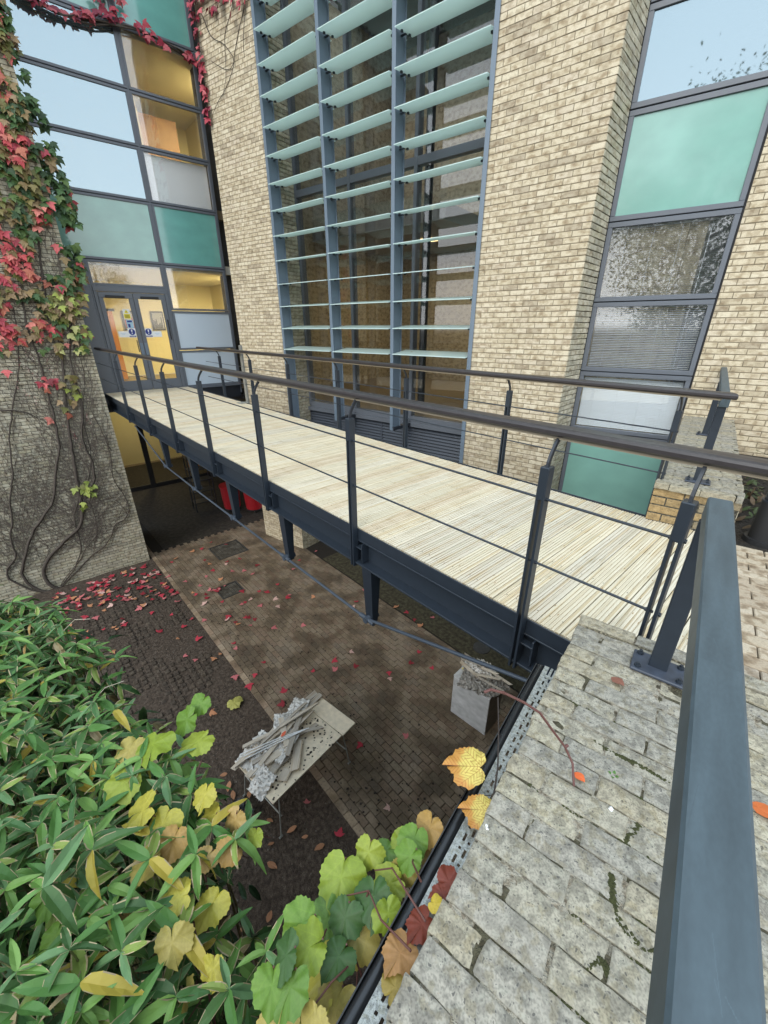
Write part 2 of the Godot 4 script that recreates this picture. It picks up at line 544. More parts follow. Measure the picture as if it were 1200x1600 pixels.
func vein_tex(spotted: bool) -> ImageTexture:   # palmate veins from the stalk at (0.5, 0.82)
	var size := 128
	var im := Image.create(size, size, false, Image.FORMAT_RGB8)
	var f := noise(0.06, 61, 3)
	for y in size:
		for x in size:
			var p := Vector2(x / float(size) - 0.5, 0.82 - y / float(size))
			var ang := absf(rad_to_deg(atan2(p.x, p.y)))
			var r := p.length()
			var best := 1.0
			for va in [0.0, 42.0, 88.0, 130.0]:
				var da := deg_to_rad(absf(ang - va)) * r
				best = minf(best, da / 0.008)
				# side veins branch off
				var along := r * cos(deg_to_rad(ang - va))
				var off := absf(r * sin(deg_to_rad(ang - va)))
				var ph := fposmod(along - off * 0.8, 0.075)
				if off < 0.16 and absf(ang - va) < 24.0:
					best = minf(best, (minf(ph, 0.075 - ph)) / (0.009 if spotted else 0.004))
			var v := clampf(1.0 - best, 0, 1)
			var n := f.get_noise_2d(x, y) * 0.5 + 0.5
			var c := Color(0.86 + 0.14 * n, 0.86 + 0.14 * n, 0.8 + 0.2 * n)
			if spotted:
				c = c.lerp(Color(0.5, 0.3, 0.16), smoothstep(0.2, 0.9, 1.0 - best / 1.5) * 0.6)
				c = c.lerp(Color(0.75, 0.4, 0.25), smoothstep(0.46, 0.62, r + 0.16 * n) * 0.5)
			else:
				c = c.lerp(Color(1, 1, 0.8), v * 0.55)
				c = c.lerp(Color(0.72, 0.72, 0.6), clampf(1.0 - absf(best - 1.6), 0, 1) * 0.35)
			im.set_pixel(x, y, c)
	return ImageTexture.create_from_image(im)

# ---------------------------------------------------------------- brickwork
var brick_meshes := []

func make_brick_meshes() -> void:   # unit stretcher, slightly uneven, x in -0.5..0.5 of its length, face at z = 0
	for k in 4:
		var b := MB.new()
		b.cbox(at(Vector3(0, 0, -0.015)), Vector3(1, 0.064, 0.03), 0.004)
		for i in b.v.size():
			var p := b.v[i]
			var h := sin(p.x * 31.0 + k * 2.1) * 0.0006 + sin(p.y * 170.0 + k) * 0.0005
			b.v[i] = p + Vector3(0, h, h * 1.5)
		brick_meshes.append(b.mesh())

func brick_face(parent: Node3D, face: Transform3D, x0: float, x1: float, y0: float, y1: float, mats: Array, tones: Array, mix: Material, most: int, base := Transform3D.IDENTITY, off := 0.0, holes := []) -> void:
	# courses of stretchers on the plane z = 0 of face (face is relative to the parent, base is the parent's place)
	var list := []
	var rows := int((y1 - y0) / 0.075)
	for r in rows:
		var y := y0 + (r + 0.5) * 0.075
		var x := x0 + (0.0 if r % 2 == 0 else -0.1125) + off - (0.225 if off > 0.0 else 0.0)
		while x < x1:
			var a := maxf(x, x0)
			var b := minf(x + 0.225, x1)
			x += 0.225
			if b - a < 0.016:
				continue
			if rng.randf() < 0.05 and b - a > 0.2:   # a pair of headers now and then
				pass
			var c := Vector3((a + b) / 2, y, 0)
			var inside := false
			for hq in holes:
				if c.x > hq[0] and c.x < hq[1] and c.y > hq[2] and c.y < hq[3]:
					inside = true
			if inside:
				continue
			var wp := base * (face * c)
			var s := screen(wp)
			var seen := absf(s.x) < 1.04 and absf(s.y) < 1.04
			list.append([1.0 / (wp - EYE).length() if seen else 0.0, c, b - a - 0.01])
	list.sort_custom(func(p, q): return p[0] > q[0])
	var rest := MB.new()
	for i in list.size():
		var e: Array = list[i]
		var k := rng.randi() % tones.size()
		if rng.randf() < 0.4:
			k = k % 3
		var proud := R(-0.0022, 0.0022)
		var t := face * Transform3D(Basis.from_euler(Vector3(R(-0.008, 0.008), R(-0.006, 0.006), R(-0.006, 0.006))).scaled_local(Vector3(e[2], 1, 1)), e[1] + Vector3(0, R(-0.001, 0.001), proud))
		if i < most and e[0] > 0.0:
			part(parent, "brick", brick_meshes[rng.randi() % 4], mats[k], t)
		else:
			rest.col = tones[k]
			var p := []
			for y in [-0.032, 0.032]:
				p.append(t * Vector3(-0.5, y, 0)); p.append(t * Vector3(0.5, y, 0))
				p.append(t * Vector3(0.5, y, -0.03)); p.append(t * Vector3(-0.5, y, -0.03))
			rest.quad(p[4], p[5], p[1], p[0])
			rest.quad(p[4], p[7], p[6], p[5])
			rest.quad(p[0], p[1], p[2], p[3])
			rest.quad(p[5], p[6], p[2], p[1])
			rest.quad(p[7], p[4], p[0], p[3])
	if rest.v.size():
		part(parent, "brickwork", rest, mix).set_meta("kind", "stuff")

func build_ivy_wall() -> Node3D:
	var w := thing("brick_wall", "weathered grey brick wall on the left, overgrown with ivy and bare creeper stems", "brick wall", FI)
	brick_face(w, Transform3D.IDENTITY, -3.9, 0.0, G - 0.05, 8.2, M.old_bricks, M.old_tones, M.brick_mix, 300, FI)
	boxpart(w, "mortar", M.old_mortar, -9.0, -0.004, G - 0.3, 11.0, -0.004, -2.2)
	return w

func build_piers() -> void:
	var a := thing("brick_pier", "narrow buff brick pier between the glazed entrance front and the louvred bay", "brick pier", FP)
	brick_face(a, Transform3D.IDENTITY, -1.64, 0.0, G - 0.02, 8.6, M.bricks, M.brick_tones, M.brick_mix, 300, FP)
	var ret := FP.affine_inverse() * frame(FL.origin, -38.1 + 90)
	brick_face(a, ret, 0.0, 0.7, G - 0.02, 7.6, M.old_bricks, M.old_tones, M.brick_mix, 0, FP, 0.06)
	var core := MB.new()
	core.hull8([Vector3(-1.636, G - 0.2, -0.0045), Vector3(-0.012, G - 0.2, -0.0045), Vector3(-0.08, G - 0.2, -0.72), Vector3(-1.636, G - 0.2, -1.5), Vector3(-1.636, 11, -0.0045), Vector3(-0.012, 11, -0.0045), Vector3(-0.08, 11, -0.72), Vector3(-1.636, 11, -1.5)])
	part(a, "mortar", core, M.mortar)
	var b := thing("brick_pier", "wide buff brick pier between the louvred bay and the right hand window tower", "brick pier", FL)
	brick_face(b, Transform3D.IDENTITY, 4.9, 6.48, -2.0, 6.4, M.bricks, M.brick_tones, M.brick_mix, 300, FL)
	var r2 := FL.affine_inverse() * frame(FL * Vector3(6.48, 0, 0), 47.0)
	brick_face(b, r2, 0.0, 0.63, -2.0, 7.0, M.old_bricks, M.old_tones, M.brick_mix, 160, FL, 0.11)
	boxpart(b, "mortar", M.mortar, 4.904, 6.468, G, 11.0, -0.0045, -0.75)

func build_right_wall() -> void:
	var w := thing("brick_wall", "golden buff brick wall right of the window tower, above the far parapet", "brick wall", FT)
	brick_face(w, Transform3D.IDENTITY, 1.5, 4.6, -0.3, 6.2, M.bricks, M.brick_tones, M.brick_mix, 300, FT, 0.04)
	boxpart(w, "mortar", M.mortar, 1.503, 9.0, G, 11.0, -0.0045, -0.4)

# ---------------------------------------------------------------- glazing helpers
func frame_mesh(x0: float, x1: float, y0: float, y1: float, wd: float, z0: float, z1: float) -> MB:
	var b := MB.new()
	var d := z0 - z1
	b.cbox(at(Vector3((x0 + x1) / 2, y0 + wd / 2, z1 + d / 2)), Vector3(x1 - x0, wd, d), 0.004)
	b.cbox(at(Vector3((x0 + x1) / 2, y1 - wd / 2, z1 + d / 2)), Vector3(x1 - x0, wd, d), 0.004)
	b.cbox(at(Vector3(x0 + wd / 2, (y0 + y1) / 2, z1 + d / 2)), Vector3(wd, y1 - y0 - 2 * wd, d), 0.004)
	b.cbox(at(Vector3(x1 - wd / 2, (y0 + y1) / 2, z1 + d / 2)), Vector3(wd, y1 - y0 - 2 * wd, d), 0.004)
	return b

func window(parent: Node3D, x0: float, x1: float, y0: float, y1: float, glass: Material, called := "window", wd := 0.05, double := true) -> MeshInstance3D:
	var f := part(parent, called, frame_mesh(x0, x1, y0, y1, wd, 0.012, -0.05), M.alu)
	boxpart(f, "pane", glass, x0 + wd - 0.008, x1 - wd + 0.008, y0 + wd - 0.008, y1 - wd + 0.008, -0.012, -0.018)
	if double:
		boxpart(f, "pane", M.clear, x0 + wd - 0.008, x1 - wd + 0.008, y0 + wd - 0.008, y1 - wd + 0.008, -0.034, -0.04)
	return f

func build_entrance() -> void:
	var e := thing("entrance_front", "tall glazed front with steel blue frames, teal panels and double doors at the bridge end", "glass facade", FD)
	var ys := [0.0, 0.96, 1.95, 3.0, 4.3, 5.35, 6.35, 7.4, 8.75]
	for x in [-1.64, 0.04, 1.64, -2.09]:
		boxpart(e, "mullion", M.alu, x - 0.016, x + 0.016, -0.3 if x > -2.0 else 3.0, 10.6 if x != -1.64 else 2.994, 0.004, -0.12)
	for i in range(3, ys.size()):
		boxpart(e, "transom", M.dark_gap, -2.07, 0.024, ys[i] - 0.006, ys[i] + 0.006, -0.004, -0.1)
		boxpart(e, "transom", M.dark_gap, 0.056, 1.624, ys[i] - 0.006, ys[i] + 0.006, -0.004, -0.1)
	for k in 2:
		var xa := -2.068 if k == 0 else 0.058
		var xb := 0.022 if k == 0 else 1.622
		for i in range(3, ys.size() - 1):
			var y0: float = ys[i] + 0.008
			var y1: float = ys[i + 1] - 0.008
			if i == 3 or i == 7:
				var f := part(e, "spandrel_panel", frame_mesh(xa, xb, y0, y1, 0.05, 0.012, -0.05), M.alu)
				boxpart(f, "pane", M.teal if k == 0 else M.teal_dark, xa + 0.042, xb - 0.042, y0 + 0.042, y1 - 0.042, -0.012, -0.024)
			else:
				var g: Material = M.coated
				if k == 1:
					g = M.dark_glass if i == 6 else M.clear
				if k == 0 and i == 7:
					g = M.coated
				window(e, xa, xb, y0, y1, g)
				if k == 1 and i == 4:
					boxpart(e, "roller_blind", M.white, xa + 0.06, xb - 0.06, y0 + 0.06, y1 - 0.06, -0.1, -0.104)
		boxpart(e, "spandrel_panel", M.teal, xa, xb, 8.76, 10.5, -0.02, -0.05)
	# right column beside the doors
	window(e, 0.058, 1.622, 1.958, 2.992, M.clear)
	window(e, 0.058, 1.622, 0.968, 1.942, M.frosted, "window", 0.05, false)
	window(e, 0.058, 1.622, -0.02, 0.952, M.frosted, "window", 0.05, false)
	boxpart(e, "sill", M.alu, 0.06, 1.62, -0.07, -0.022, 0.05, -0.1)
	boxpart(e, "plinth", M.black_steel, 0.06, 1.62, -0.42, -0.072, -0.02, -0.1)
	# fanlight, door frame and double doors
	window(e, -1.622, 0.022, 2.46, 2.992, M.clear, "fanlight")
	var df := MB.new()
	df.cbox(at(Vector3(-0.8, 2.395, -0.02)), Vector3(1.64, 0.125, 0.1), 0.005)
	df.cbox(at(Vector3(-1.585, 1.165, -0.02)), Vector3(0.07, 2.33, 0.1), 0.005)
	df.cbox(at(Vector3(-0.015, 1.165, -0.02)), Vector3(0.07, 2.33, 0.1), 0.005)
	part(e, "door_frame", df, M.alu)
	for k in 2:
		var xa := -1.545 if k == 0 else -0.797
		var xb := -0.803 if k == 0 else -0.055
		var d := MB.new()
		d.cbox(at(Vector3((xa + xb) / 2, 0.13, 0)), Vector3(xb - xa, 0.24, 0.05), 0.005)
		d.cbox(at(Vector3((xa + xb) / 2, 2.26, 0)), Vector3(xb - xa, 0.13, 0.05), 0.005)
		d.cbox(at(Vector3(xa + 0.05, 1.222, 0)), Vector3(0.1, 1.945, 0.05), 0.005)
		d.cbox(at(Vector3(xb - 0.05, 1.222, 0)), Vector3(0.1, 1.945, 0.05), 0.005)
		var dm := part(e, "door", d, M.alu)
		boxpart(dm, "pane", M.clear, xa + 0.095, xb - 0.095, 0.245, 2.2, 0.003, -0.003)
		var cl := MB.new()
		cl.cbox(at(Vector3((xa + xb) / 2 + (-0.02 if k == 0 else 0.0), 2.225, 0.045)), Vector3(0.42, 0.06, 0.04), 0.01)
		part(dm, "door_closer", cl, M.black)
		var h := MB.new()
		var hx := xb - 0.05 if k == 0 else xa + 0.05
		h.cbox(at(Vector3(hx, 1.02, 0.03)), Vector3(0.075, 0.3, 0.006), 0.002)
		h.cbox(at(Vector3(hx, 0.89, 0.05)), Vector3(0.075, 0.02, 0.045), 0.003)
		part(dm, "handle", h, M.alu_light)
		if k == 1:
			var pl := MB.new()
			pl.tube([Vector3(xb - 0.05, 1.25, 0.03), Vector3(xb - 0.05, 1.25, 0.07), Vector3(xb - 0.05, 1.72, 0.07), Vector3(xb - 0.05, 1.72, 0.03)], 0.012, 0.012, 8)
			part(dm, "pull_bar", pl, M.black)
		else:
			var pl2 := MB.new()
			pl2.tube([Vector3(xb - 0.12, 0.95, -0.03), Vector3(xb - 0.12, 1.24, -0.03)], 0.012, 0.012, 8)
			part(dm, "pull_bar", pl2, M.black)
		# blue mandatory sign: white card, round blue field with the exclamation mark, caption bars
		var cx := -1.11 if k == 0 else -0.505
		var sg := part(dm, "sign", signboard(cx, 1.38, 0.4 if k == 0 else 0.4, k == 0), M.white)
		var bd := MB.new()
		var mx := cx + (0.11 if k == 0 else -0.11)
		bd.disc(at(Vector3(mx, 1.435, 0.0065)), 0.075, 24)
		bd.bx(mx - 0.075, mx + 0.075, 1.31, 1.345, 0.0055, 0.0065)
		part(sg, "emblem", bd, M.blue)
		var ex := MB.new()
		ex.hull8([Vector3(mx - 0.008, 1.425, 0.0085), Vector3(mx + 0.008, 1.425, 0.0085), Vector3(mx + 0.008, 1.425, 0.007), Vector3(mx - 0.008, 1.425, 0.007), Vector3(mx - 0.017, 1.49, 0.0085), Vector3(mx + 0.017, 1.49, 0.0085), Vector3(mx + 0.017, 1.49, 0.007), Vector3(mx - 0.017, 1.49, 0.007)])
		ex.disc(at(Vector3(mx, 1.4, 0.0085)), 0.013, 12)
		part(sg, "exclamation_mark", ex, M.white)
		var cap := MB.new()
		for q in 7:
			cap.bx(mx - 0.055 + q * 0.016, mx - 0.045 + q * 0.016, 1.321, 1.334, 0.007, 0.0075)
		part(sg, "lettering", cap, M.white)
		var ln := MB.new()
		var sx := cx - (0.09 if k == 0 else -0.09)
		for q in 6:
			ln.bx(sx - 0.06 + q * 0.02, sx - 0.046 + q * 0.02, 1.392, 1.402, 0.0055, 0.006)
		for q in 3:
			ln.bx(sx - 0.03 + q * 0.02, sx - 0.016 + q * 0.02, 1.366, 1.376, 0.0055, 0.006)
		part(sg, "lettering", ln, M.pale_blue)
		if k == 0:
			var ws := MB.new()
			ws.bx(-1.1, -0.945, 1.735, 1.96, 0.004, 0.0055)
			var wm := part(dm, "sign", ws, M.white)
			var yl := MB.new()
			yl.bx(-1.093, -0.952, 1.742, 1.85, 0.0055, 0.0065)
			yl.tri(Vector3(-1.075, 1.868, 0.0062), Vector3(-1.0225, 1.95, 0.0062), Vector3(-0.97, 1.868, 0.0062))
			part(wm, "warning_triangle", yl, M.yellow)
			var bk := MB.new()
			for q in 3:
				bk.bx(-1.075, -0.97, 1.76 + q * 0.027, 1.772 + q * 0.027, 0.0067, 0.0072)
			bk.bx(-1.027, -1.018, 1.885, 1.92, 0.0067, 0.0072)
			part(wm, "lettering", bk, M.black)
			var pb := MB.new()
			pb.bx(-1.07, -0.93, 1.525, 1.715, 0.004, 0.0055)
			var pm := part(dm, "sign", pb, M.pale_blue)
			var pt := MB.new()
			pt.bx(-1.055, -0.945, 1.66, 1.7, 0.0055, 0.0062)
			pt.bx(-1.05, -1.0, 1.54, 1.62, 0.0055, 0.0062)
			part(pm, "picture", pt, M.blue)
	boxpart(e, "threshold", M.alu, -1.62, 0.02, -0.03, 0.008, 0.06, -0.1)
	boxpart(e, "plinth", M.black_steel, -1.66, 0.02, -0.5, -0.032, -0.02, -0.1)

func signboard(cx: float, cy: float, w: float, _left: bool) -> MB:
	var b := MB.new()
	var mx := cx + (0.11 if _left else -0.11)
	b.bx(mx - 0.09, mx + 0.09, 1.3, 1.52, 0.004, 0.0052)
	var ox := cx - 0.09 if _left else cx + 0.09
	b.bx(ox - 0.109, ox + 0.109, 1.31, 1.45, 0.004, 0.005)
	return b

# ---------------------------------------------------------------- louvred bay
func build_louvres() -> void:
	var s := thing("sun_louvre_screen", "screen of pale green glass louvre blades on blue steel fins over the central bay", "louvre screen", FL)
	var xs := [0.0, 1.6, 3.2, 4.86]
	for i in 4:
		var b := MB.new()
		var x: float = xs[i]
		var yb := -0.42 if (i == 1 or i == 2) else -2.4
		b.cbox(at(Vector3(x + 0.02, (yb + 9.0) / 2, 0.02)), Vector3(0.075, 9.0 - yb, 0.012), 0.003)
		b.cbox(at(Vector3(x + 0.02, (yb + 9.0) / 2, -0.11)), Vector3(0.02, 9.0 - yb, 0.248), 0.003)
		b.cbox(at(Vector3(x + 0.02, (yb + 9.0) / 2, -0.242)), Vector3(0.075, 9.0 - yb, 0.012), 0.003)
		var f := part(s, "fin", b, M.alu_light)
		if i == 1 or i == 2:
			var k := MB.new()
			k.extrude(PackedVector2Array([Vector2(0, -0.42), Vector2(0.7, -0.42), Vector2(0.7, -0.36), Vector2(0.02, -0.36)]), FB_axis(x), -0.06, 0.06)
			part(f, "bracket", k, M.black_steel)
	for i in 3:
		var xa: float = xs[i] + 0.06
		var xb: float = xs[i + 1] - 0.02
		for k in 17:
			var y := 1.07 + 0.4475 * k
			if i == 0 and k == 12:
				y += 0.02
			var tilt := 0.126 + 0.01 * sin(k * 2.3 + i)
			var bl := MB.new()
			bl.cbox(rx(Vector3((xa + xb) / 2, 0, 0), Vector3(tilt, 0, R(-0.003, 0.003))), Vector3(xb - xa - 0.02, 0.014, 0.46), 0.003)
			var o := part(s, "louvre_blade", bl, M.blade, at(Vector3(0, y + 0.025, -0.15)))
			for e in 2:
				var bx := xa + 0.05 if e == 0 else xb - 0.05
				var c := MB.new()
				for q in [-0.1, 0.1]:
					c.cbox(rx(Vector3(bx, -0.008, 0), Vector3(tilt, 0, 0)) * at(Vector3(0, -0.014, q)), Vector3(0.03, 0.03, 0.04), 0.004)
				c.cbox(rx(Vector3(bx + (-0.04 if e == 0 else 0.04), -0.03, 0), Vector3(tilt, 0, 0)), Vector3(0.1, 0.012, 0.05), 0.003)
				part(o, "clamp", c, M.black_steel)
			if rng.randf() < 0.22:
				var lf := MB.new()
				lf.add(leaf_shape(0), rx(Vector3(R(xa + 0.2, xb - 0.2), 0.015, R(-0.1, 0.1)), Vector3(-1.5, R(0, 6), 0)).scaled_local(Vector3.ONE * 0.08), Color(0.3, 0.2, 0.12))
				part(o, "fallen_leaf", lf, M.dry)

func FB_axis(x: float) -> Transform3D:   # profile x runs inwards (-z), extruded across the fin
	return Transform3D(Basis(Vector3(0, 0, -1), Vector3(0, 1, 0), Vector3(1, 0, 0)), Vector3(x + 0.02, 0, 0.02))

func build_atrium() -> void:
	var g := thing("atrium_glazing", "dark framed atrium glazing set back behind the glass louvres", "glazing", FL)
	for x in [0.02, 1.6, 3.2, 4.84]:
		boxpart(g, "mullion", M.alu, x - 0.035, x + 0.035, -0.33, 9.5, -0.66, -0.82)
	for y in [-0.29, 4.18, 7.6]:
		for i in 3:
			var xa: float = [0.055, 1.635, 3.235][i]
			boxpart(g, "transom", M.alu, xa, xa + 1.54, y - 0.06, y + 0.06, -0.665, -0.81)
	for i in 3:
		var xa: float = [0.055, 1.635, 3.235][i]
		boxpart(g, "pane", M.dark_glass, xa, xa + 1.54, -0.23, 4.12, -0.7, -0.708)
		boxpart(g, "pane", M.dark_glass, xa, xa + 1.54, 4.24, 7.54, -0.7, -0.708)
		boxpart(g, "pane", M.dark_glass, xa, xa + 1.54, 7.66, 9.5, -0.7, -0.708)
	var v := thing("vent_grille", "dark grey ventilation grille with horizontal slats below the atrium glazing", "vent grille", FL)
	boxpart(v, "top_rail", M.alu, 0.0, 4.86, -0.44, -0.352, -0.6, -0.78)
	for x in [0.03, 2.43, 4.84]:
		boxpart(v, "post", M.grille, x - 0.02, x + 0.02, -3.0, -0.442, -0.655, -0.75)
	for half in 2:
		for k in 26:
			var b := MB.new()
			var x0 := 0.052 if half == 0 else 2.452
			b.extrude(PackedVector2Array([Vector2(0, -0.03), Vector2(0.008, -0.035), Vector2(0.05, 0.02), Vector2(0.042, 0.026)]), Transform3D(Basis(Vector3(0, 0, -1), Vector3(0, 1, 0), Vector3(1, 0, 0)), Vector3(x0, -0.5 - k * 0.068, -0.65)), 0.0, 2.356)
			part(v, "slat", b, M.grille)
	boxpart(v, "backing", M.dark_gap, 0.0, 4.86, -3.0, -0.36, -0.76, -0.82)
	var base := thing("brick_wall", "shaded brick wall at courtyard level below the ventilation grille", "brick wall", FL)
	brick_face(base, at(Vector3(0, 0, -0.65)), 0.0, 4.9, G, -3.0, M.old_bricks, M.old_tones, M.brick_mix, 0, FL)
	boxpart(base, "mortar", M.old_mortar, 0.0, 4.9, G - 0.2, -3.0, -0.662, -0.9)
	# inside: brick side walls, floors, stair and steel column
	structure("atrium_floor", boxm(-2.5, 7.5, -0.36, -0.3, -0.82, -7.6), M.floor_in, FL)
	structure("atrium_wall", boxm(-2.5, 7.5, -0.3, 9.5, -7.6, -7.9), M.in_brick, FL)
	structure("atrium_wall", boxm(-2.7, -2.5, -0.3, 9.5, -0.9, -7.6), M.in_brick, FL)
	structure("atrium_wall", boxm(7.5, 7.7, -0.3, 9.5, -0.9, -7.6), M.in_brick, FL)
	structure("atrium_wall", boxm(-2.5, -0.1, -0.3, 9.5, -0.85, -1.0), M.in_brick, FL)
	structure("atrium_wall", boxm(4.95, 7.5, -0.3, 9.5, -0.85, -1.0), M.in_brick, FL)
	structure("atrium_ceiling", boxm(-2.5, 7.5, 9.5, 9.7, -0.65, -3.2), M.dark_in, FL)
	structure("atrium_ceiling", boxm(-2.5, 7.5, 9.5, 9.7, -5.2, -7.7), M.dark_in, FL)
	var gal := thing("gallery", "atrium gallery floor with a glass balustrade seen through the louvres", "gallery", FL)
	boxpart(gal, "slab", M.gray_in, -2.4, 2.2, 3.9, 4.25, -3.4, -7.5)
	boxpart(gal, "balustrade", M.clear, -2.4, 2.2, 4.25, 5.2, -3.44, -3.455)
	boxpart(gal, "handrail", M.black_steel, -2.4, 2.2, 5.2, 5.25, -3.42, -3.47)
	var gal2 := thing("gallery", "dark upper gallery edge crossing the atrium behind the right louvre bay", "gallery", FL)
	boxpart(gal2, "slab", M.dark_in, 2.2, 7.4, 3.95, 4.25, -5.4, -7.5)
	for k in 12:
		boxpart(gal2, "baluster", M.black_steel, 2.25 + k * 0.4, 2.27 + k * 0.4, 4.25, 5.25, -5.42, -5.44)
	boxpart(gal2, "handrail", M.black_steel, 2.2, 7.4, 5.25, 5.3, -5.4, -5.46)
	var col := thing("steel_column", "dark steel column standing inside the atrium", "column", FL)
	var cb := MB.new()
	cb.tube([Vector3(2.55, -0.3, -2.1), Vector3(2.55, 9.5, -2.1)], 0.09, 0.09, 14)
	part(col, "shaft", cb, M.black_steel)
	var col2 := thing("steel_column", "second dark steel column deeper in the atrium behind the right bay", "column", FL)
	var cb2 := MB.new()
	cb2.tube([Vector3(4.3, -0.3, -3.0), Vector3(4.3, 9.5, -3.0)], 0.08, 0.08, 14)
	part(col2, "shaft", cb2, M.black_steel)
	for q in 2:
		var st := thing("staircase", ["open staircase with timber treads rising through the atrium behind the right bay", "upper flight of the atrium staircase, pale treads behind the right bay"][q], "staircase", FL)
		var y0 := -0.3 + q * 4.5
		for k in 18:
			var tx := 5.9 - k * 0.16 if q == 0 else 3.3 + k * 0.12
			boxpart(st, "tread", M.tread, tx - 0.15, tx + 0.15, y0 + k * 0.23, y0 + k * 0.23 + 0.05, -3.5, -4.6)
		for zz in [-3.47, -4.63]:
			var sb := MB.new()
			var xa := 6.0 if q == 0 else 3.2
			var xb := 3.1 if q == 0 else 5.4
			sb.box(Transform3D(Basis(Vector3.FORWARD, -atan2(4.1, xb - xa) if q == 1 else -(atan2(4.1, xb - xa))), Vector3((xa + xb) / 2, y0 + 2.0, zz)), Vector3(Vector2(xb - xa, 4.1).length(), 0.22, 0.03))
			part(st, "stringer", sb, M.black_steel)
		var hr := MB.new()
		var ha := 6.0 if q == 0 else 3.2
		var hb := 3.1 if q == 0 else 5.4
		hr.tube([Vector3(ha, y0 + 0.9, -3.45), Vector3(hb, y0 + 5.0, -3.45)], 0.022, 0.022, 8)
		for k in 7:
			var f := k / 6.0
			hr.tube([Vector3(lerpf(ha, hb, f), y0 + 0.05 + 4.1 * f, -3.45), Vector3(lerpf(ha, hb, f), y0 + 0.9 + 4.1 * f, -3.45)], 0.012, 0.012, 6)
		part(st, "handrail", hr, M.black_steel)
	for q in 2:
		var lt := thing("ceiling_light", ["warm ceiling light under the atrium gallery behind the louvres", "warm ceiling light high in the atrium behind the right bay"][q], "ceiling light", FL)
		var lp: Vector3 = [Vector3(0.6, 3.86, -5.2), Vector3(4.6, 3.9, -6.4)][q]
		boxpart(lt, "lamp_panel", M.lamp, lp.x - 0.2, lp.x + 0.2, lp.y, lp.y + 0.03, lp.z - 0.2, lp.z + 0.2)
		var al := AreaLight3D.new()
		al.area_size = Vector2(0.4, 0.4)
		al.area_normalize_energy = true
		al.light_color = Color(1.0, 0.92, 0.72)
		al.light_energy = 3.2
		al.area_range = 14.0
		al.shadow_enabled = true
		al.transform = Transform3D(Basis(Vector3.RIGHT, -PI / 2), lp - Vector3(0, 0.01, 0))
		put(al, "light", lt)
	var rl := thing("rooflight", "glazed rooflight over the atrium", "rooflight", FL)
	for k in 8:
		boxpart(rl, "rafter", M.black_steel, -2.4 + k * 1.35, -2.32 + k * 1.35, 9.52, 9.68, -3.2, -5.2)
	boxpart(rl, "pane", M.clear, -2.5, 7.5, 9.7, 9.71, -3.1, -5.3)

func boxm(x0: float, x1: float, y0: float, y1: float, z0: float, z1: float) -> MB:
	var b := MB.new()
	b.bx(x0, x1, y0, y1, z0, z1)
	return b

# ---------------------------------------------------------------- window tower
func build_tower() -> void:
	var t := thing("window_tower", "tall strip of grey framed windows with blinds and teal panels between two brick walls", "window strip", FT)
	var ys := [-4.0, -1.56, -0.04, 0.9, 1.88, 2.88, 4.08, 5.04, 6.05, 7.05, 8.3]
	boxpart(t, "jamb", M.dark_gap, -0.03, -0.006, G, 10.8, -0.01, -0.12)
	boxpart(t, "jamb", M.dark_gap, 1.482, 1.5, G, 10.8, -0.01, -0.12)
	for i in ys.size() - 1:
		var y0: float = ys[i] + 0.007
		var y1: float = ys[i + 1] - 0.007
		boxpart(t, "transom", M.dark_gap, 0.0, 1.478, ys[i] - 0.007, ys[i] + 0.007, -0.008, -0.12)
		if i in [0, 1, 5, 9]:
			var f := part(t, "spandrel_panel", frame_mesh(0.0, 1.478, y0, y1, 0.06, 0.01, -0.06), M.alu)
			boxpart(f, "pane", M.teal if i > 1 else M.teal, 0.052, 1.426, y0 + 0.052, y1 - 0.052, -0.014, -0.026)
		else:
			window(t, 0.0, 1.478, y0, y1, M.clear if i <= 4 else (M.coated if i >= 6 else M.half_coated), "window", 0.06)
			# venetian blind inside, one part of thin slats
			var b := MB.new()
			var n := int((y1 - y0 - 0.14) / 0.024)
			var tilt: float = {2: 0.95, 3: 0.45, 4: 0.12, 6: 0.9, 7: 0.9, 8: 0.9}.get(i, 0.8)
			for k in n:
				b.box(rx(Vector3(0.739, y0 + 0.075 + k * 0.024, -0.11), Vector3(tilt + sin(k * 1.7) * 0.03, 0, 0)), Vector3(1.34, 0.0008, 0.025))
			b.bx(0.07, 1.41, y1 - 0.075, y1 - 0.05, -0.098, -0.125)
			for x in [0.25, 0.58, 0.9, 1.22]:
				b.bx(x, x + 0.004, y0 + 0.07, y1 - 0.06, -0.094, -0.096)
			part(t, "blind", b, M.blind_pale if i == 2 else M.blind).set_meta("kind", "stuff")
	structure("office_floor", boxm(-0.6, 4.0, -0.4, -0.04, -0.4, -4.5), M.gray_in, FT)
	structure("office_floor", boxm(-0.6, 4.0, 2.95, 4.0, -0.2, -4.5), M.gray_in, FT)
	structure("office_floor", boxm(-0.6, 4.0, 7.2, 8.2, -0.2, -4.5), M.gray_in, FT)
	structure("office_wall", boxm(-0.6, 4.0, G, 10.8, -4.5, -4.7), M.gray_in, FT)
	structure("office_wall", boxm(-0.75, -0.6, G, 10.8, -0.75, -4.5), M.gray_in, FT)
	structure("office_wall", boxm(4.0, 4.2, G, 10.8, -0.4, -4.5), M.gray_in, FT)
	var cb := thing("cupboard", "orange brown timber cupboard inside the tower window", "cupboard", FT)
	boxpart(cb, "carcass", M.orange, -0.35, 0.28, -0.03, 2.1, -0.7, -1.3)
	var sc := thing("notice_board", "blue notice board inside the lower tower window", "notice board", FT)
	boxpart(sc, "board", M.pin_blue, 0.62, 1.7, 0.5, 1.75, -1.5, -1.54)
	boxpart(sc, "frame", M.cream, 0.5, 0.61, 0.0, 2.6, -1.5, -1.56)

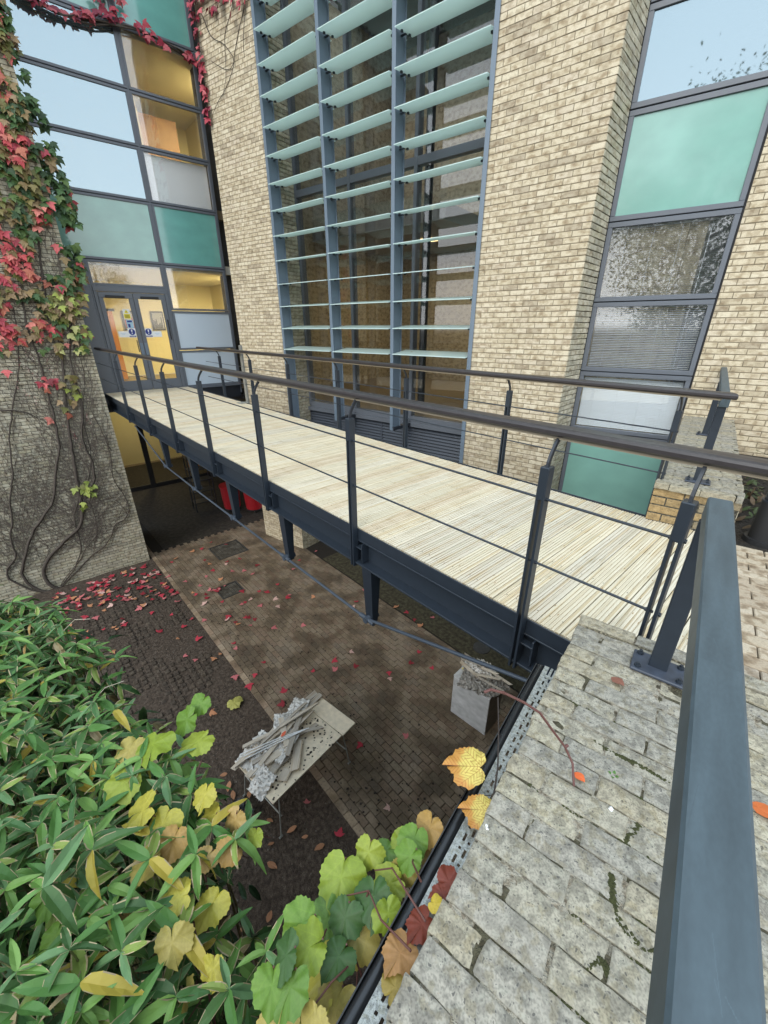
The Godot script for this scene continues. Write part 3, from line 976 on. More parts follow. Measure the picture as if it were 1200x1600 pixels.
# ---------------------------------------------------------------- rooms behind the entrance front
func build_rooms() -> void:
	for q in 3:
		var y0: float = [0.0, 4.4, G][q]
		var y1: float = [2.9, 7.3, -0.55][q]
		var zb: float = [-4.2, -4.2, -9.0][q]
		var zf: float = [-0.13, -0.13, -5.1][q]
		var xl: float = [-2.1, -2.1, -4.0][q]
		var xr: float = [2.6, 2.6, 4.5][q]
		structure("hall_floor", boxm(xl, xr, y0 - 0.2, y0 - 0.005, zf, zb), M.floor_in, FD)
		structure("hall_ceiling", boxm(xl, xr, y1, y1 + 0.2, zf, zb), M.ceiling, FD)
		structure("hall_wall", boxm(xl, xr, y0, y1, zb, zb - 0.2), M.cream, FD)
		structure("hall_wall", boxm(xl - 0.2, xl, y0, y1, zf, zb), M.cream, FD)
		structure("hall_wall", boxm(xr, xr + 0.2, y0, y1, zf, zb), M.cream, FD)
		var lx: float = [2.3, 2.3, 0.0][q]
		var lz: float = [-0.75, -0.8, -7.0][q]
		var lp := thing("ceiling_light", ["ceiling light in the hall behind the entrance doors", "ceiling light in the room on the upper floor", "ceiling light in the undercroft room below the bridge"][q], "ceiling light", FD)
		boxpart(lp, "lamp_panel", M.lamp, lx - 0.3, lx + 0.3, y1 - 0.05, y1 - 0.004, lz - 0.3, lz + 0.3)
		var ol := AreaLight3D.new()
		ol.area_size = Vector2(0.6, 0.6)
		ol.area_normalize_energy = true
		ol.light_color = Color(1.0, 0.92, 0.68)
		ol.light_energy = [26.0, 14.0, 3.2][q]
		ol.area_range = 12.0
		ol.shadow_enabled = true
		ol.transform = Transform3D(Basis(Vector3.RIGHT, -PI / 2), Vector3(lx, y1 - 0.06, lz))
		put(ol, "light", lp)
	var d := thing("inner_door", "orange timber door on the left of the lit entrance hall", "door", FD)
	boxpart(d, "leaf", M.orange, -1.45, -0.85, 0.0, 2.0, -3.2, -3.25)
	boxpart(d, "frame", M.dark_in, -1.5, -0.78, 2.0, 2.07, -3.18, -3.27)
	boxpart(d, "vision_panel", M.dark_in, -1.2, -1.1, 1.35, 1.6, -3.19, -3.2)
	for k in 2:
		var p := thing("picture", ["small red and grey picture on the hall wall, left of the door signs", "dark brown picture on the hall wall, seen through the right hand door"][k], "picture", FD * at(Vector3([-0.25, 0.62][k], 1.75, -4.18)))
		boxpart(p, "frame", M.dark_in, -0.2, 0.2, -0.3, 0.3, 0.0, 0.03)
		boxpart(p, "print", [M.gray_in, M.gray_in][k], -0.16, 0.16, -0.25, 0.25, 0.03, 0.033)
		var im := MB.new()
		for j in 7:
			im.bx(-0.15 + j * 0.04, -0.12 + j * 0.04, -0.24, -0.24 + R(0.1, 0.4), 0.034, 0.036)
		part(p, "figures", im, M.red if k == 0 else M.dark_in)
	var uw := thing("wall_cupboard", "dark cupboard against the yellow wall of the upper room", "cupboard", FD)
	boxpart(uw, "carcass", M.gray_wood, 0.55, 0.78, 4.4, 7.2, -2.4, -2.7)
	boxpart(uw, "door", M.brown, 0.8, 1.9, 4.4, 7.0, -2.9, -2.95)
	var pc := thing("picture", "dark framed screen in the upper room window", "picture", FD * at(Vector3(0.35, 5.55, -1.2)))
	boxpart(pc, "frame", M.dark_in, -0.17, 0.17, -0.17, 0.17, 0.0, 0.03)
	# undercroft front: recessed glazing at courtyard level
	var u := thing("undercroft_glazing", "recessed glass wall with black posts below the footbridge, lit yellow inside", "glazing", FD)
	for x in [-2.6, -0.62, 1.0, 2.6]:
		boxpart(u, "mullion", M.black, x - 0.09, x + 0.09, G, -0.55, -4.98, -5.1)
	for i in 3:
		var xa: float = [-2.51, -0.53, 1.09][i]
		var xb: float = [-0.71, 0.91, 2.51][i]
		boxpart(u, "pane", M.clear, xa, xb, G + 0.16, -0.55, -5.02, -5.03)
		boxpart(u, "kick_plate", M.black, xa, xb, G, G + 0.16, -4.99, -5.06)
	boxpart(u, "door", M.orange, 0.98, 1.7, G + 0.17, G + 2.2, -5.6, -5.65)
	structure("undercroft_soffit", boxm(-4.0, 4.5, -0.52, -0.42, -0.12, -5.1), M.dark_in, FD)
	structure("undercroft_wall", boxm(-4.2, -2.7, G, -0.5, -4.9, -5.2), M.old_mortar, FD)
	structure("undercroft_wall", boxm(2.7, 4.7, G, -0.5, -0.6, -5.2), M.dark_in, FD)

func build_hidden_mass() -> void:   # floors and roofs that close the building off
	structure("building_roof", boxm(-6.0, 9.0, 10.7, 11.0, -0.3, -9.0), M.dark_in, FD)
	structure("building_wall", boxm(1.7, 6.0, -0.4, 10.7, -0.3, -0.6), M.dark_in, FD)
	structure("building_wall", boxm(-2.3, -1.66, -0.5, 2.99, 0.0, -0.1), M.alu, FD)

# ---------------------------------------------------------------- footbridge
func plank_mesh(wd: float, ln: float, k: int) -> ArrayMesh:   # grooved decking board, length along z
	var pr := PackedVector2Array()
	pr.append(Vector2(wd / 2, -0.028)); pr.append(Vector2(wd / 2, -0.003)); pr.append(Vector2(wd / 2 - 0.003, 0.0))
	var n := 6
	var gap := (wd - 0.012) / n
	for i in n - 1:
		var x := wd / 2 - 0.006 - gap * (i + 1)
		pr.append(Vector2(x + 0.0034, 0)); pr.append(Vector2(x + 0.0024, -0.006)); pr.append(Vector2(x - 0.0024, -0.006)); pr.append(Vector2(x - 0.0034, 0))
	pr.append(Vector2(-wd / 2 + 0.003, 0.0)); pr.append(Vector2(-wd / 2, -0.003)); pr.append(Vector2(-wd / 2, -0.028))
	var b := MB.new()
	b.extrude(pr, Transform3D.IDENTITY, -ln / 2, ln / 2)
	for i in b.v.size():
		b.v[i] = b.v[i] + Vector3(sin(b.v[i].z * 1.3 + k * 2.0) * 0.0012, sin(b.v[i].z * 0.9 + k) * 0.0008, 0)
	return b.mesh()

func build_bridge() -> void:
	var br := thing("footbridge", "steel footbridge with pale timber deck crossing the sunken courtyard to the glass doors", "footbridge", FB)
	var meshes := []
	for k in 3:
		meshes.append(plank_mesh(0.14, 2.02, k))
	var x := -10.16
	while x < 4.2:
		var t := Transform3D(Basis.from_euler(Vector3(0, R(-0.0012, 0.0012), R(-0.004, 0.004))), Vector3(x, R(-0.0015, 0.0012), -1.03 + R(-0.004, 0.004)))
		# the boards stop at the line of the parapet
		var zb := FB.affine_inverse() * (FW * Vector3(0.4, 0, -2.0))
		var zd := (FB.basis.inverse() * FW.basis) * Vector3(0, 0, -1)
		var zc := zb.z + zd.z / zd.x * (x - zb.x)
		if x > 1.6:
			# keep the part of the board on the courtyard side of that line
			var p0 := FW.affine_inverse() * (FB * Vector3(x, 0, -0.02))
			var p1 := FW.affine_inverse() * (FB * Vector3(x, 0, -2.04))
			if p0.x > 0.4 and p1.x > 0.4:
				x += 0.1455
				continue
			if p0.x > 0.4 or p1.x > 0.4:
				var za := -2.04 if p1.x < 0.4 else zc
				var ze := zc if p1.x < 0.4 else -0.02
				t = Transform3D(Basis.IDENTITY.scaled_local(Vector3(1, 1, (ze - za) / 2.02)), Vector3(x, 0, (za + ze) / 2))
		part(br, "plank", pick(meshes), pick(M.planks), t)
		x += 0.1455
	var sc := MB.new()   # screw heads
	var sx := -10.16
	while sx < 2.1:
		for z in [-0.12, -0.7, -1.35, -1.93]:
			for e in [-0.035, 0.035]:
				sc.disc(Transform3D(Basis(Vector3.RIGHT, -PI / 2), Vector3(sx + e + R(-0.004, 0.004), 0.0022, z + R(-0.006, 0.006))), 0.0042, 6)
		sx += 0.1455
	part(br, "screws", sc, M.iron).set_meta("kind", "stuff")
	# both edge beams: fascia angle, web, flanges and stiffeners
	for s in 2:
		var o := 1.0 if s == 0 else -1.0
		var z0 := 0.0 if s == 0 else -2.06
		var b := MB.new()
		b.cbox(at(Vector3(-4.05, -0.042, z0 + 0.006 * o)), Vector3(12.3, 0.1, 0.01), 0.002)
		b.cbox(at(Vector3(-4.05, -0.098, z0 - 0.03 * o)), Vector3(12.3, 0.012, 0.09), 0.002)
		b.cbox(at(Vector3(-4.05, -0.2, z0 - 0.045 * o)), Vector3(12.3, 0.19, 0.012), 0.002)
		b.cbox(at(Vector3(-4.05, -0.302, z0 - 0.03 * o)), Vector3(12.3, 0.016, 0.16), 0.002)
		var bm := part(br, "edge_beam", b, M.steel)
		var px := [1.64, 0.09, -1.46, -3.0, -4.55, -6.1, -7.7]
		if s == 0:
			px.append(2.22)
		for q in px.size():
			var p: float = px[q]
			var pb := MB.new()
			var lo := -0.335 if q < 7 else -0.05
			for e in [-0.0155, 0.0155]:
				pb.cbox(at(Vector3(p + e, (lo + 0.80) / 2, z0 + 0.04 * o)), Vector3(0.014, 0.80 - lo, 0.055), 0.002)
			pb.cbox(at(Vector3(p, 0.84, z0 + 0.04 * o)), Vector3(0.047, 0.17, 0.058), 0.004)
			var pm := part(br, "post", pb, M.steel)
			var st := MB.new()
			if q < 7:
				st.cbox(at(Vector3(p + 0.0, -0.2, z0 + 0.0)), Vector3(0.014, 0.19, 0.08), 0.002)
				st.cbox(at(Vector3(p + 0.09, -0.2, z0 - 0.005 * o)), Vector3(0.012, 0.18, 0.075), 0.002)
				st.cbox(at(Vector3(p + 0.045, -0.155, z0 + 0.012 * o)), Vector3(0.1, 0.012, 0.05), 0.002)
				part(bm, "stiffener", st, M.steel)
			var br2 := MB.new()
			var arc := []
			for k in 7:
				var f := k / 6.0
				arc.append(Vector3(p, 0.92 + 0.15 * f, z0 + (0.04 - 0.085 * (1.0 - cos(f * PI * 0.5))) * o))
			for k in 6:
				var a: Vector3 = arc[k]
				var c: Vector3 = arc[k + 1]
				for e in [0.0]:
					br2.box(Transform3D(Basis.looking_at((c - a).normalized(), Vector3.RIGHT), (a + c) / 2 + Vector3(e, 0, 0)), Vector3(0.022, 0.012, (c - a).length() * 1.08))
			part(pm, "bracket", br2, M.black_steel)
		# two rods through the posts
		for y in [0.76, 0.4]:
			var rb := MB.new()
			rb.tube([Vector3(-9.9 if s == 0 else -8.6, y, z0 + 0.04 * o), Vector3(-4, y, z0 + 0.04 * o), Vector3(2.22 if s == 0 else 1.66, y, z0 + 0.04 * o)], 0.0065, 0.0065, 8)
			part(br, "rail_rod", rb, M.steel)
			var sp := MB.new()
			for p in px:
				for e in [-0.026, 0.026]:
					sp.tube([Vector3(p + e - 0.005, y, z0 + 0.04 * o), Vector3(p + e + 0.005, y, z0 + 0.04 * o)], 0.0095, 0.0095, 8)
			part(br, "rod_collar", sp, M.steel)
		# handrail: rounded dark cap; pale strip below paints in light reflected from the deck
		var prof := PackedVector2Array()
		for q in [[0.056, 1.072], [0.056, 1.088], [0.05, 1.098], [0.036, 1.103], [0.0, 1.105], [-0.036, 1.103], [-0.05, 1.098], [-0.056, 1.088], [-0.056, 1.072], [-0.044, 1.0605], [0.044, 1.0605]]:
			prof.append(Vector2(q[0], q[1]))
		var hx0 := -9.95 if s == 0 else -8.75
		var hx1 := 3.6 if s == 0 else 1.95
		var ht := Transform3D(Basis(Vector3(0, 0, 1), Vector3(0, 1, 0), Vector3(-1, 0, 0)), Vector3(0, 0, z0 - 0.045 * o))
		var hb := MB.new()
		hb.extrude(prof, ht, -hx1, -hx0)
		for i in hb.v.size():   # mitred end
			if hb.v[i].x > hx1 - 0.001:
				hb.v[i].x += (hb.v[i].z - (z0 - 0.045 * o)) * 0.7 * -o
		var hr := part(br, "handrail", hb, M.rail_cap)
		boxpart(hr, "underside", M.rail_deck_light, hx0 + 0.02, hx1 - 0.06, 1.046, 1.0598, z0 - 0.045 * o - 0.03, z0 - 0.045 * o + 0.03)
		# struts and the tie rod below
		var z := z0 - 0.02 * o
		var pts := [Vector3(1.95, -0.33, z), Vector3(0.24, -0.84, z), Vector3(-1.2, -0.84, z), Vector3(-2.62, -0.84, z), Vector3(-4.1, -0.84, z), Vector3(-5.6, -0.82, z), Vector3(-7.4, -0.36, z)]
		for k in range(1, 6):
			var sb := MB.new()
			var q: Vector3 = pts[k]
			var h := []
			for e in [[q.y - 0.03, 0.045, 0.03], [-0.311, 0.06, 0.055]]:
				h.append(Vector3(q.x - e[1], e[0], z + e[2])); h.append(Vector3(q.x + e[1], e[0], z + e[2]))
				h.append(Vector3(q.x + e[1], e[0], z - e[2])); h.append(Vector3(q.x - e[1], e[0], z - e[2]))
			sb.hull8(h)
			var sm := part(br, "strut", sb, M.steel)
			var nb := MB.new()
			nb.tube([q + Vector3(-0.09, 0, 0.055), q + Vector3(0.09, 0, 0.055)], 0.022, 0.022, 10)
			nb.tube([q + Vector3(0, 0, -0.06), q + Vector3(0, 0, 0.085)], 0.03, 0.03, 12)
			part(sm, "clevis", nb, M.tie)
		var tr := MB.new()
		for k in pts.size() - 1:
			tr.tube([pts[k] + Vector3(0, 0, 0.055), pts[k + 1] + Vector3(0, 0, 0.055)], 0.014, 0.014, 8)
		part(br, "tie_rod", tr, M.tie)
	for k in 9:
		boxpart(br, "cross_beam", M.steel, -9.4 + k * 1.45, -9.33 + k * 1.45, -0.28, -0.1, -2.0, -0.06)
	var gp := thing("post", "pale grey timber post fixed to the far edge of the bridge deck near the doors", "post", FB)
	var g := MB.new()
	g.cbox(at(Vector3(-6.5, 0.57, -2.12)), Vector3(0.085, 1.24, 0.05), 0.006)
	part(gp, "shaft", g, M.pale_post)
	boxpart(gp, "foot_plate", M.galv, -6.6, -6.4, 0.004, 0.01, -2.1, -1.9)

# ---------------------------------------------------------------- parapets
func coping_mesh(ln: float, k: int) -> ArrayMesh:   # worn brick on edge, length along x, rounded arrises, top at y = 0
	var b := MB.new()
	var nx := 8
	var nz := 5
	var f := noise(9.0, 70 + k, 3)
	var g := []
	for i in nx + 1:
		var row := []
		for j in nz + 1:
			var ux := i / float(nx) * 2 - 1
			var uz := j / float(nz) * 2 - 1
			ux = [-1.0, -0.95, -0.7, -0.35, 0.0, 0.35, 0.7, 0.95, 1.0][i]
			uz = [-1.0, -0.84, -0.3, 0.3, 0.84, 1.0][j]
			var p := Vector3(ux * ln / 2, 0, uz * 0.0345)
			var ex := maxf(0.0, absf(p.x) - (ln / 2 - 0.006))
			var ez := maxf(0.0, absf(p.z) - 0.0295)
			p.y = -(ex * ex + ez * ez) * 110.0 + f.get_noise_2d(p.x * 1.0, p.z * 1.6 + k) * 0.0035
			p.x += f.get_noise_2d(p.z * 2.0 + 5, p.x) * 0.004 * (1.0 if absf(ux) > 0.94 else 0.3)
			p.z += f.get_noise_2d(p.x * 1.4 - 7, p.z) * 0.003
			row.append(p)
		g.append(row)
	var nrm := func(i: int, j: int) -> Vector3:
		var a: Vector3 = g[mini(i + 1, nx)][j] - g[maxi(i - 1, 0)][j]
		var c: Vector3 = g[i][mini(j + 1, nz)] - g[i][maxi(j - 1, 0)]
		return c.cross(a).normalized()
	for i in nx:
		for j in nz:
			b.trin(g[i][j], g[i + 1][j], g[i + 1][j + 1], nrm.call(i, j), nrm.call(i + 1, j), nrm.call(i + 1, j + 1))
			b.trin(g[i][j], g[i + 1][j + 1], g[i][j + 1], nrm.call(i, j), nrm.call(i + 1, j + 1), nrm.call(i, j + 1))
	for i in nx:   # sides
		for j in [0, nz]:
			var a: Vector3 = g[i][j]
			var c: Vector3 = g[i + 1][j]
			b.fq(a, c, Vector3(c.x, -0.05, c.z), Vector3(a.x, -0.05, a.z), Vector3(0, 0, -1 if j == 0 else 1))
	for j in nz:
		for i in [0, nx]:
			var a: Vector3 = g[i][j]
			var c: Vector3 = g[i][j + 1]
			b.fq(a, c, Vector3(c.x, -0.05, c.z), Vector3(a.x, -0.05, a.z), Vector3(-1 if i == 0 else 1, 0, 0))
	return b.mesh()

func build_parapets() -> void:
	var lens := [0.215, 0.205, 0.1]
	var cm := []
	for L in lens:
		var s := []
		for k in 5:
			s.append(coping_mesh(L, k + int(L * 100)))
		cm.append(s)
	for w in 2:
		var p := thing("parapet_wall", ["lichen spotted brick on edge parapet in the foreground under the blue steel rail", "low brick parapet on the far side of the bridge, running up to the brick wall"][w], "parapet wall", FW)
		var a0: float = [-0.75, 3.96][w]
		var a1: float = [1.715, 7.75][w]
		var xl: float = [-0.178, -0.12][w]
		var xr := 0.463
		var row := 0
		var a := a1 - 0.037
		while a > a0:
			# bricks of a row, staggered
			var x := xl + R(-0.007, 0.006)
			var seq: Array = [[0, 0, 1, 0], [2, 0, 0, 2, 0], [0, 1, 0, 0], [2, 1, 0, 0]][row % 4] if row > 0 else [0, 0, 0]
			for q in seq:
				var L: float = lens[q]
				if xr - x < 0.04:
					break
				var cut := minf(1.0, (xr + R(-0.006, 0.004) - x) / L)
				L *= cut
				var tilt := Vector3(R(-0.025, 0.025), R(-0.014, 0.014), R(-0.01, 0.01))
				part(p, "coping_brick", pick(cm[q]), pick(M.cop), Transform3D(Basis.from_euler(tilt).scaled_local(Vector3(cut, 1, 1)), Vector3(x + L / 2, 0.35 + R(-0.003, 0.003) + (0.006 if row == 0 else 0.0), -a)))
				x += L + R(0.004, 0.01)
			row += 1
			a -= 0.0735
		var joint := MB.new()   # rough bed between the bricks
		var fn := noise(14.0, 80 + w, 3)
		var nx := 40
		var na := int((a1 - a0) / 0.02)
		for i in nx:
			for j in na:
				var c := []
				for q in [[0, 0], [1, 0], [1, 1], [0, 1]]:
					var xx := lerpf(xl + 0.01, xr - 0.004, (i + q[0]) / float(nx))
					var zz := -lerpf(a1 - 0.006, a0, (j + q[1]) / float(na))
					c.append(Vector3(xx, 0.3455 + fn.get_noise_2d(xx, zz) * 0.0035, zz))
				var jn := fn.get_noise_2d(c[0].x * 0.6 + 7.0, c[0].z * 0.6)
				joint.col = Color(0.35, 0.325, 0.265).lerp(Color(0.085, 0.075, 0.045), smoothstep(-0.02, 0.3, jn))
				joint.fq(c[0], c[1], c[2], c[3], Vector3.UP)
		part(p, "joint", joint, M.cop_joint)
		boxpart(p, "core", M.old_mortar, xl + 0.012, xr - 0.006, G, 0.335, -a1 + 0.008, -a0)
		brick_face(p, Transform3D(Basis(Vector3.UP, PI / 2), Vector3(xr - 0.001, 0, 0)), a0 + 0.01, a1 - 0.01, 0.3 - 0.075 * 5, 0.301, M.old_bricks, M.old_tones, M.brick_mix, 0, FW)
		if w == 1:   # bricks of the end facing the bridge
			for r in 5:
				var x := xl
				var k := 0
				while x < xr - 0.05:
					var ln := minf(0.215 if not (r % 2 == 1 and k == 0) else 0.1, xr - x)
					part(p, "brick", brick_meshes[(r + k) % 4], M.end_bricks[(r * 3 + k) % 3], Transform3D(Basis.IDENTITY.scaled_local(Vector3(ln, 1, 1)), Vector3(x + ln / 2, 0.262 - r * 0.075, -a0 + 0.004)))
					x += ln + 0.01
					k += 1
		else:   # light mortar bands between the last rows, and moss in the open joints
			var mb := MB.new()
			mb.cbox(at(Vector3(0.12, 0.342, -1.643)), Vector3(0.55, 0.02, 0.012), 0.004)
			mb.cbox(at(Vector3(0.06, 0.343, -1.66)), Vector3(0.02, 0.02, 0.06), 0.004)
			part(p, "mortar", mb, M.cop_mortar)
			var ms := MB.new()
			for line in [[0.05, 0.28, 0.62, 0.0], [0.06, 0.5, 0.45, 0.9], [0.1, 0.35, 0.98, 0.0], [-0.1, 0.08, 1.2, 0.0], [0.13, 0.22, 0.66, -1.6], [-0.12, 0.2, 0.8, 0.0], [-0.02, 0.24, 0.47, 0.0]]:
				var n := int((line[1] - line[0]) * 260.0)
				var a_row := 1.678 - 0.0735 * roundf((1.678 - line[2]) / 0.0735 + 0.5) + 0.03675
				for k in n:
					var xx: float = R(line[0], line[1])
					var c := Vector3(xx, 0.3455, -a_row + R(-0.005, 0.005))
					if rng.randf() < 0.5 + 0.5 * sin(xx * 40.0 + line[2] * 9.0):
						blob(ms, c, R(0.003, 0.0065), 0.6)
			for poly in [[[0.115, 0.74], [0.122, 0.715], [0.135, 0.668], [0.16, 0.65], [0.19, 0.64], [0.235, 0.655]], [[0.0, 1.085], [0.06, 1.08], [0.12, 1.085], [0.2, 1.08]], [[0.11, 0.545], [0.125, 0.57], [0.15, 0.56]], [[0.15, 0.9], [0.14, 0.86], [0.12, 0.83]], [[-0.02, 0.665], [0.01, 0.645], [0.03, 0.63]]]:
				for i in poly.size() - 1:
					for k in 46:
						var f := rng.randf()
						blob(ms, Vector3(lerpf(poly[i][0], poly[i + 1][0], f) + R(-0.004, 0.004), 0.346, -lerpf(poly[i][1], poly[i + 1][1], f) + R(-0.005, 0.005)), R(0.0035, 0.0085) * (1.35 if poly.size() > 5 else 1.0), 0.7)
			part(p, "moss", ms, M.moss).set_meta("kind", "stuff")
	for w in 2:   # box rail on posts with bolted plates
		var r := thing("guard_rail", ["blue grey steel box rail along the near parapet, in the right foreground", "steel box rail on the far parapet, seen end on beyond the bridge"][w], "guard rail", FW)
		var a0: float = [-0.9, 4.12][w]
		var a1: float = [1.583, 7.6][w]
		var xc: float = [0.131, 0.158][w]
		var b := MB.new()
		b.cbox(at(Vector3(xc, 1.005, -(a0 + a1) / 2)), Vector3(0.064, 0.07, a1 - a0), 0.004)
		part(r, "rail", b, M.steel_rail)
		for pa in ([1.545, -0.6] if w == 0 else [4.15, 6.2]):
			var pb := MB.new()
			pb.cbox(at(Vector3(xc - 0.006, 0.665, -pa)), Vector3(0.06, 0.61, 0.03), 0.003)
			var pm := part(r, "post", pb, M.steel)
			var pl := MB.new()
			pl.cbox(at(Vector3(xc - 0.002, 0.36, -pa + 0.004)), Vector3(0.175, 0.012, 0.12), 0.003)
			var plate := part(pm, "base_plate", pl, M.steel_plate)
			for q in [[-0.066, -0.04], [0.066, -0.04], [-0.066, 0.04], [0.066, 0.04]]:
				var bt := MB.new()
				bt.tube([Vector3(xc - 0.002 + q[0], 0.366, -pa + 0.004 + q[1]), Vector3(xc - 0.002 + q[0], 0.376, -pa + 0.004 + q[1])], 0.011, 0.011, 6)
				bt.tube([Vector3(xc - 0.002 + q[0], 0.376, -pa + 0.004 + q[1]), Vector3(xc - 0.002 + q[0], 0.384, -pa + 0.004 + q[1])], 0.006, 0.006, 8)
				part(plate, "bolt", bt, M.steel)
	# slotted cable tray with a black pipe along the courtyard face of the near parapet
	var t := thing("cable_tray", "slotted galvanised cable tray along the courtyard edge of the parapet", "cable tray", FW)
	var tb := MB.new()
	var xa := -0.234
	var xb := -0.168
	# strip built round three rows of slots
	var y := 0.25
	var z0 := 0.9
	var z1 := -1.42
	for e in [[xa, xa + 0.016], [xa + 0.023, xa + 0.032], [xa + 0.039, xb]]:
		tb.bx(e[0], e[1], y - 0.0015, y, z0, z1)
	for rown in 2:
		var z := z0
		var s0: float = [xa + 0.016, xa + 0.032][rown]
		var s1: float = [xa + 0.023, xa + 0.039][rown]
		var k := 0
		while z > z1 + 0.05:
			var ln := 0.016
			var gp := 0.022 if (k + rown) % 2 == 0 else 0.007
			tb.bx(s0, s1, y - 0.0015, y, z, z - ln)
			z -= ln + gp
			k += 1
	tb.bx(xa - 0.002, xa, y - 0.05, y, z0, z1)
	part(t, "strip", tb, M.galv)
	var lip := MB.new()
	lip.bx(-0.272, -0.269, 0.19, 0.243, z0, z1)
	lip.bx(-0.272, -0.236, 0.187, 0.19, z0, z1)
	part(t, "outer_lip", lip, M.worn_black)
	var pp := MB.new()
	var pts := []
	for k in 24:
		pts.append(Vector3(-0.252 + sin(k * 1.1) * 0.0015, 0.232 + sin(k * 0.7) * 0.002, lerpf(z0, z1, k / 23.0)))
	pp.tube(pts, 0.0155, 0.0155, 10)
	solo("black_pipe", pp, M.pipe, "black pipe lying in the cable tray beside the parapet", "pipe", FW)

func blob(b: MB, c: Vector3, r: float, flat := 1.0) -> void:   # small uneven octahedron clump
	var p := []
	for d in [Vector3(1, 0, 0), Vector3(0, 0, 1), Vector3(-1, 0, 0), Vector3(0, 0, -1), Vector3(0, flat, 0)]:
		p.append(c + d * r * R(0.7, 1.2))
	for i in 4:
		b.ft(p[i], p[(i + 1) % 4], p[4], p[i] + p[(i + 1) % 4] - c * 2 + Vector3(0, r, 0))

# ---------------------------------------------------------------- ground
func build_ground() -> void:
	var far := MB.new()
	far.bx(-220, 220, G - 0.5, G - 0.06, -220, 220)
	structure("ground", far, M.earth)
	var s := MB.new()   # soil of the courtyard, uneven
	var fn := noise(1.3, 90, 4)
	for i in 60:
		for j in 34:
			var c := []
			for q in [[0, 0], [1, 0], [1, 1], [0, 1]]:
				var x: float = -13.0 + (i + q[0]) * 0.3
				var z: float = 0.05 + (j + q[1]) * 0.3
				c.append(Vector3(x, G - 0.012 + fn.get_noise_2d(x, z) * 0.035 * clampf((z - 0.05) * 2.5, 0, 1), z))
			s.fq(c[0], c[1], c[2], c[3], Vector3.UP)
	structure("courtyard_soil", s, M.soil, FB)
	structure("courtyard_path", boxm(-6.0, 4.0, G - 0.2, G - 0.002, -7.0, -3.47), M.mossy, FB)
	structure("undercroft_floor", boxm(-19.0, -9.55, G - 0.2, G - 0.004, -9.0, -0.3), M.tarmac, FB)
	structure("courtyard_bed", boxm(-15.5, 4.0, G - 0.3, G - 0.012, -12.0, 0.06), M.paver_joint, FB)
	# clay pavers in running bond along the bridge
	var pv := Node3D.new()
	put(pv, "courtyard_paving", self)
	pv.set_meta("kind", "structure")
	pv.transform = FB
	var list := []
	var skip := [[-8.72, -7.86, -2.14, -1.28], [-6.58, -6.02, -1.18, -0.62]]
	for r in 62:
		var z := -0.06 - r * 0.1035
		var x := -12.6 + (0.1 if r % 2 == 0 else 0.0)
		while x < 2.5:
			var c := Vector3(x, G, z)
			x += 0.2035
			var no := false
			for q in skip:
				if c.x > q[0] - 0.07 and c.x < q[1] + 0.07 and c.z > q[2] - 0.03 and c.z < q[3] + 0.03:
					no = true
			if no or c.z < -3.42 or c.x < -9.5:
				continue
			var sc := screen(FB * c)
			var seen := absf(sc.x) < 1.04 and absf(sc.y) < 1.04
			list.append([1.0 / (FB * c - EYE).length() if seen else 0.0, c, false])
	for k in 72:
		var c := Vector3(-12.6 + k * 0.2035, G, 0.045)
		list.append([0.0, c, true])
	list.sort_custom(func(p, q): return p[0] > q[0])
	var pm := []
	for k in 3:
		var b := MB.new()
		b.cbox(at(Vector3(0, -0.018, 0)), Vector3(0.196, 0.05, 0.0965), 0.005)
		for i in b.v.size():
			b.v[i] += Vector3(0, sin(b.v[i].x * 40 + k) * 0.0008, sin(b.v[i].x * 23 + k * 2) * 0.001)
		pm.append(b)
	var pmm := [pm[0].mesh(), pm[1].mesh(), pm[2].mesh()]
	var rest := MB.new()
	for i in list.size():
		var e: Array = list[i]
		var k := rng.randi() % 5
		var t := Transform3D(Basis.from_euler(Vector3(R(-0.018, 0.018), R(-0.012, 0.012), R(-0.012, 0.012))), e[1] + Vector3(0, R(-0.003, 0.003), 0))
		if i < 300:
			part(pv, "paver", pick(pmm), M.pavers[k], t)
		else:
			rest.col = M.paver_tones[k] * (1.5 if e[2] else 1.0)
			var tt := t * Transform3D(Basis.IDENTITY, Vector3(0, -0.018, 0))
			rest.box(tt, Vector3(0.196, 0.05, 0.0965))
	part(pv, "pavers", rest, M.paver_mix).set_meta("kind", "stuff")
	# half buried setts in the soil near the ivy wall
	var st := MB.new()
	for i in 44:
		for j in 20:
			var x := -8.3 + i * 0.135
			var z := 0.32 + j * 0.125
			var k := fn.get_noise_2d(x * 0.5 + 40, z * 0.6)
			if k < -0.1 or x > -2.9 or rng.randf() < 0.12:
				continue
			st.col = Color(0.19, 0.155, 0.12) * R(0.75, 1.25)
			st.cbox(rx(Vector3(x + R(-0.01, 0.01), G - 0.018 + R(-0.008, 0.006), z + R(-0.01, 0.01)), Vector3(R(-0.05, 0.05), R(-0.1, 0.1), R(-0.05, 0.05))), Vector3(0.1, 0.06, 0.085), 0.012)
	var sm := part(self, "stone_setts", st, M.sett_mix, FB)
	sm.set_meta("kind", "stuff")
	# pale grit and crumbs on the soil
	var gr := MB.new()
	for i in 1500:
		gr.col = [Color(0.3, 0.26, 0.21), Color(0.16, 0.13, 0.1), Color(0.09, 0.07, 0.055), Color(0.42, 0.4, 0.36)][mini(rng.randi() % 6, 3)] * R(0.6, 1.0)
		var p := Vector3(R(-8.5, 2.0), G - 0.005, 0.1 + absf(rng.randfn(0, 1.2)))
		blob(gr, p, R(0.004, 0.016), 0.8)
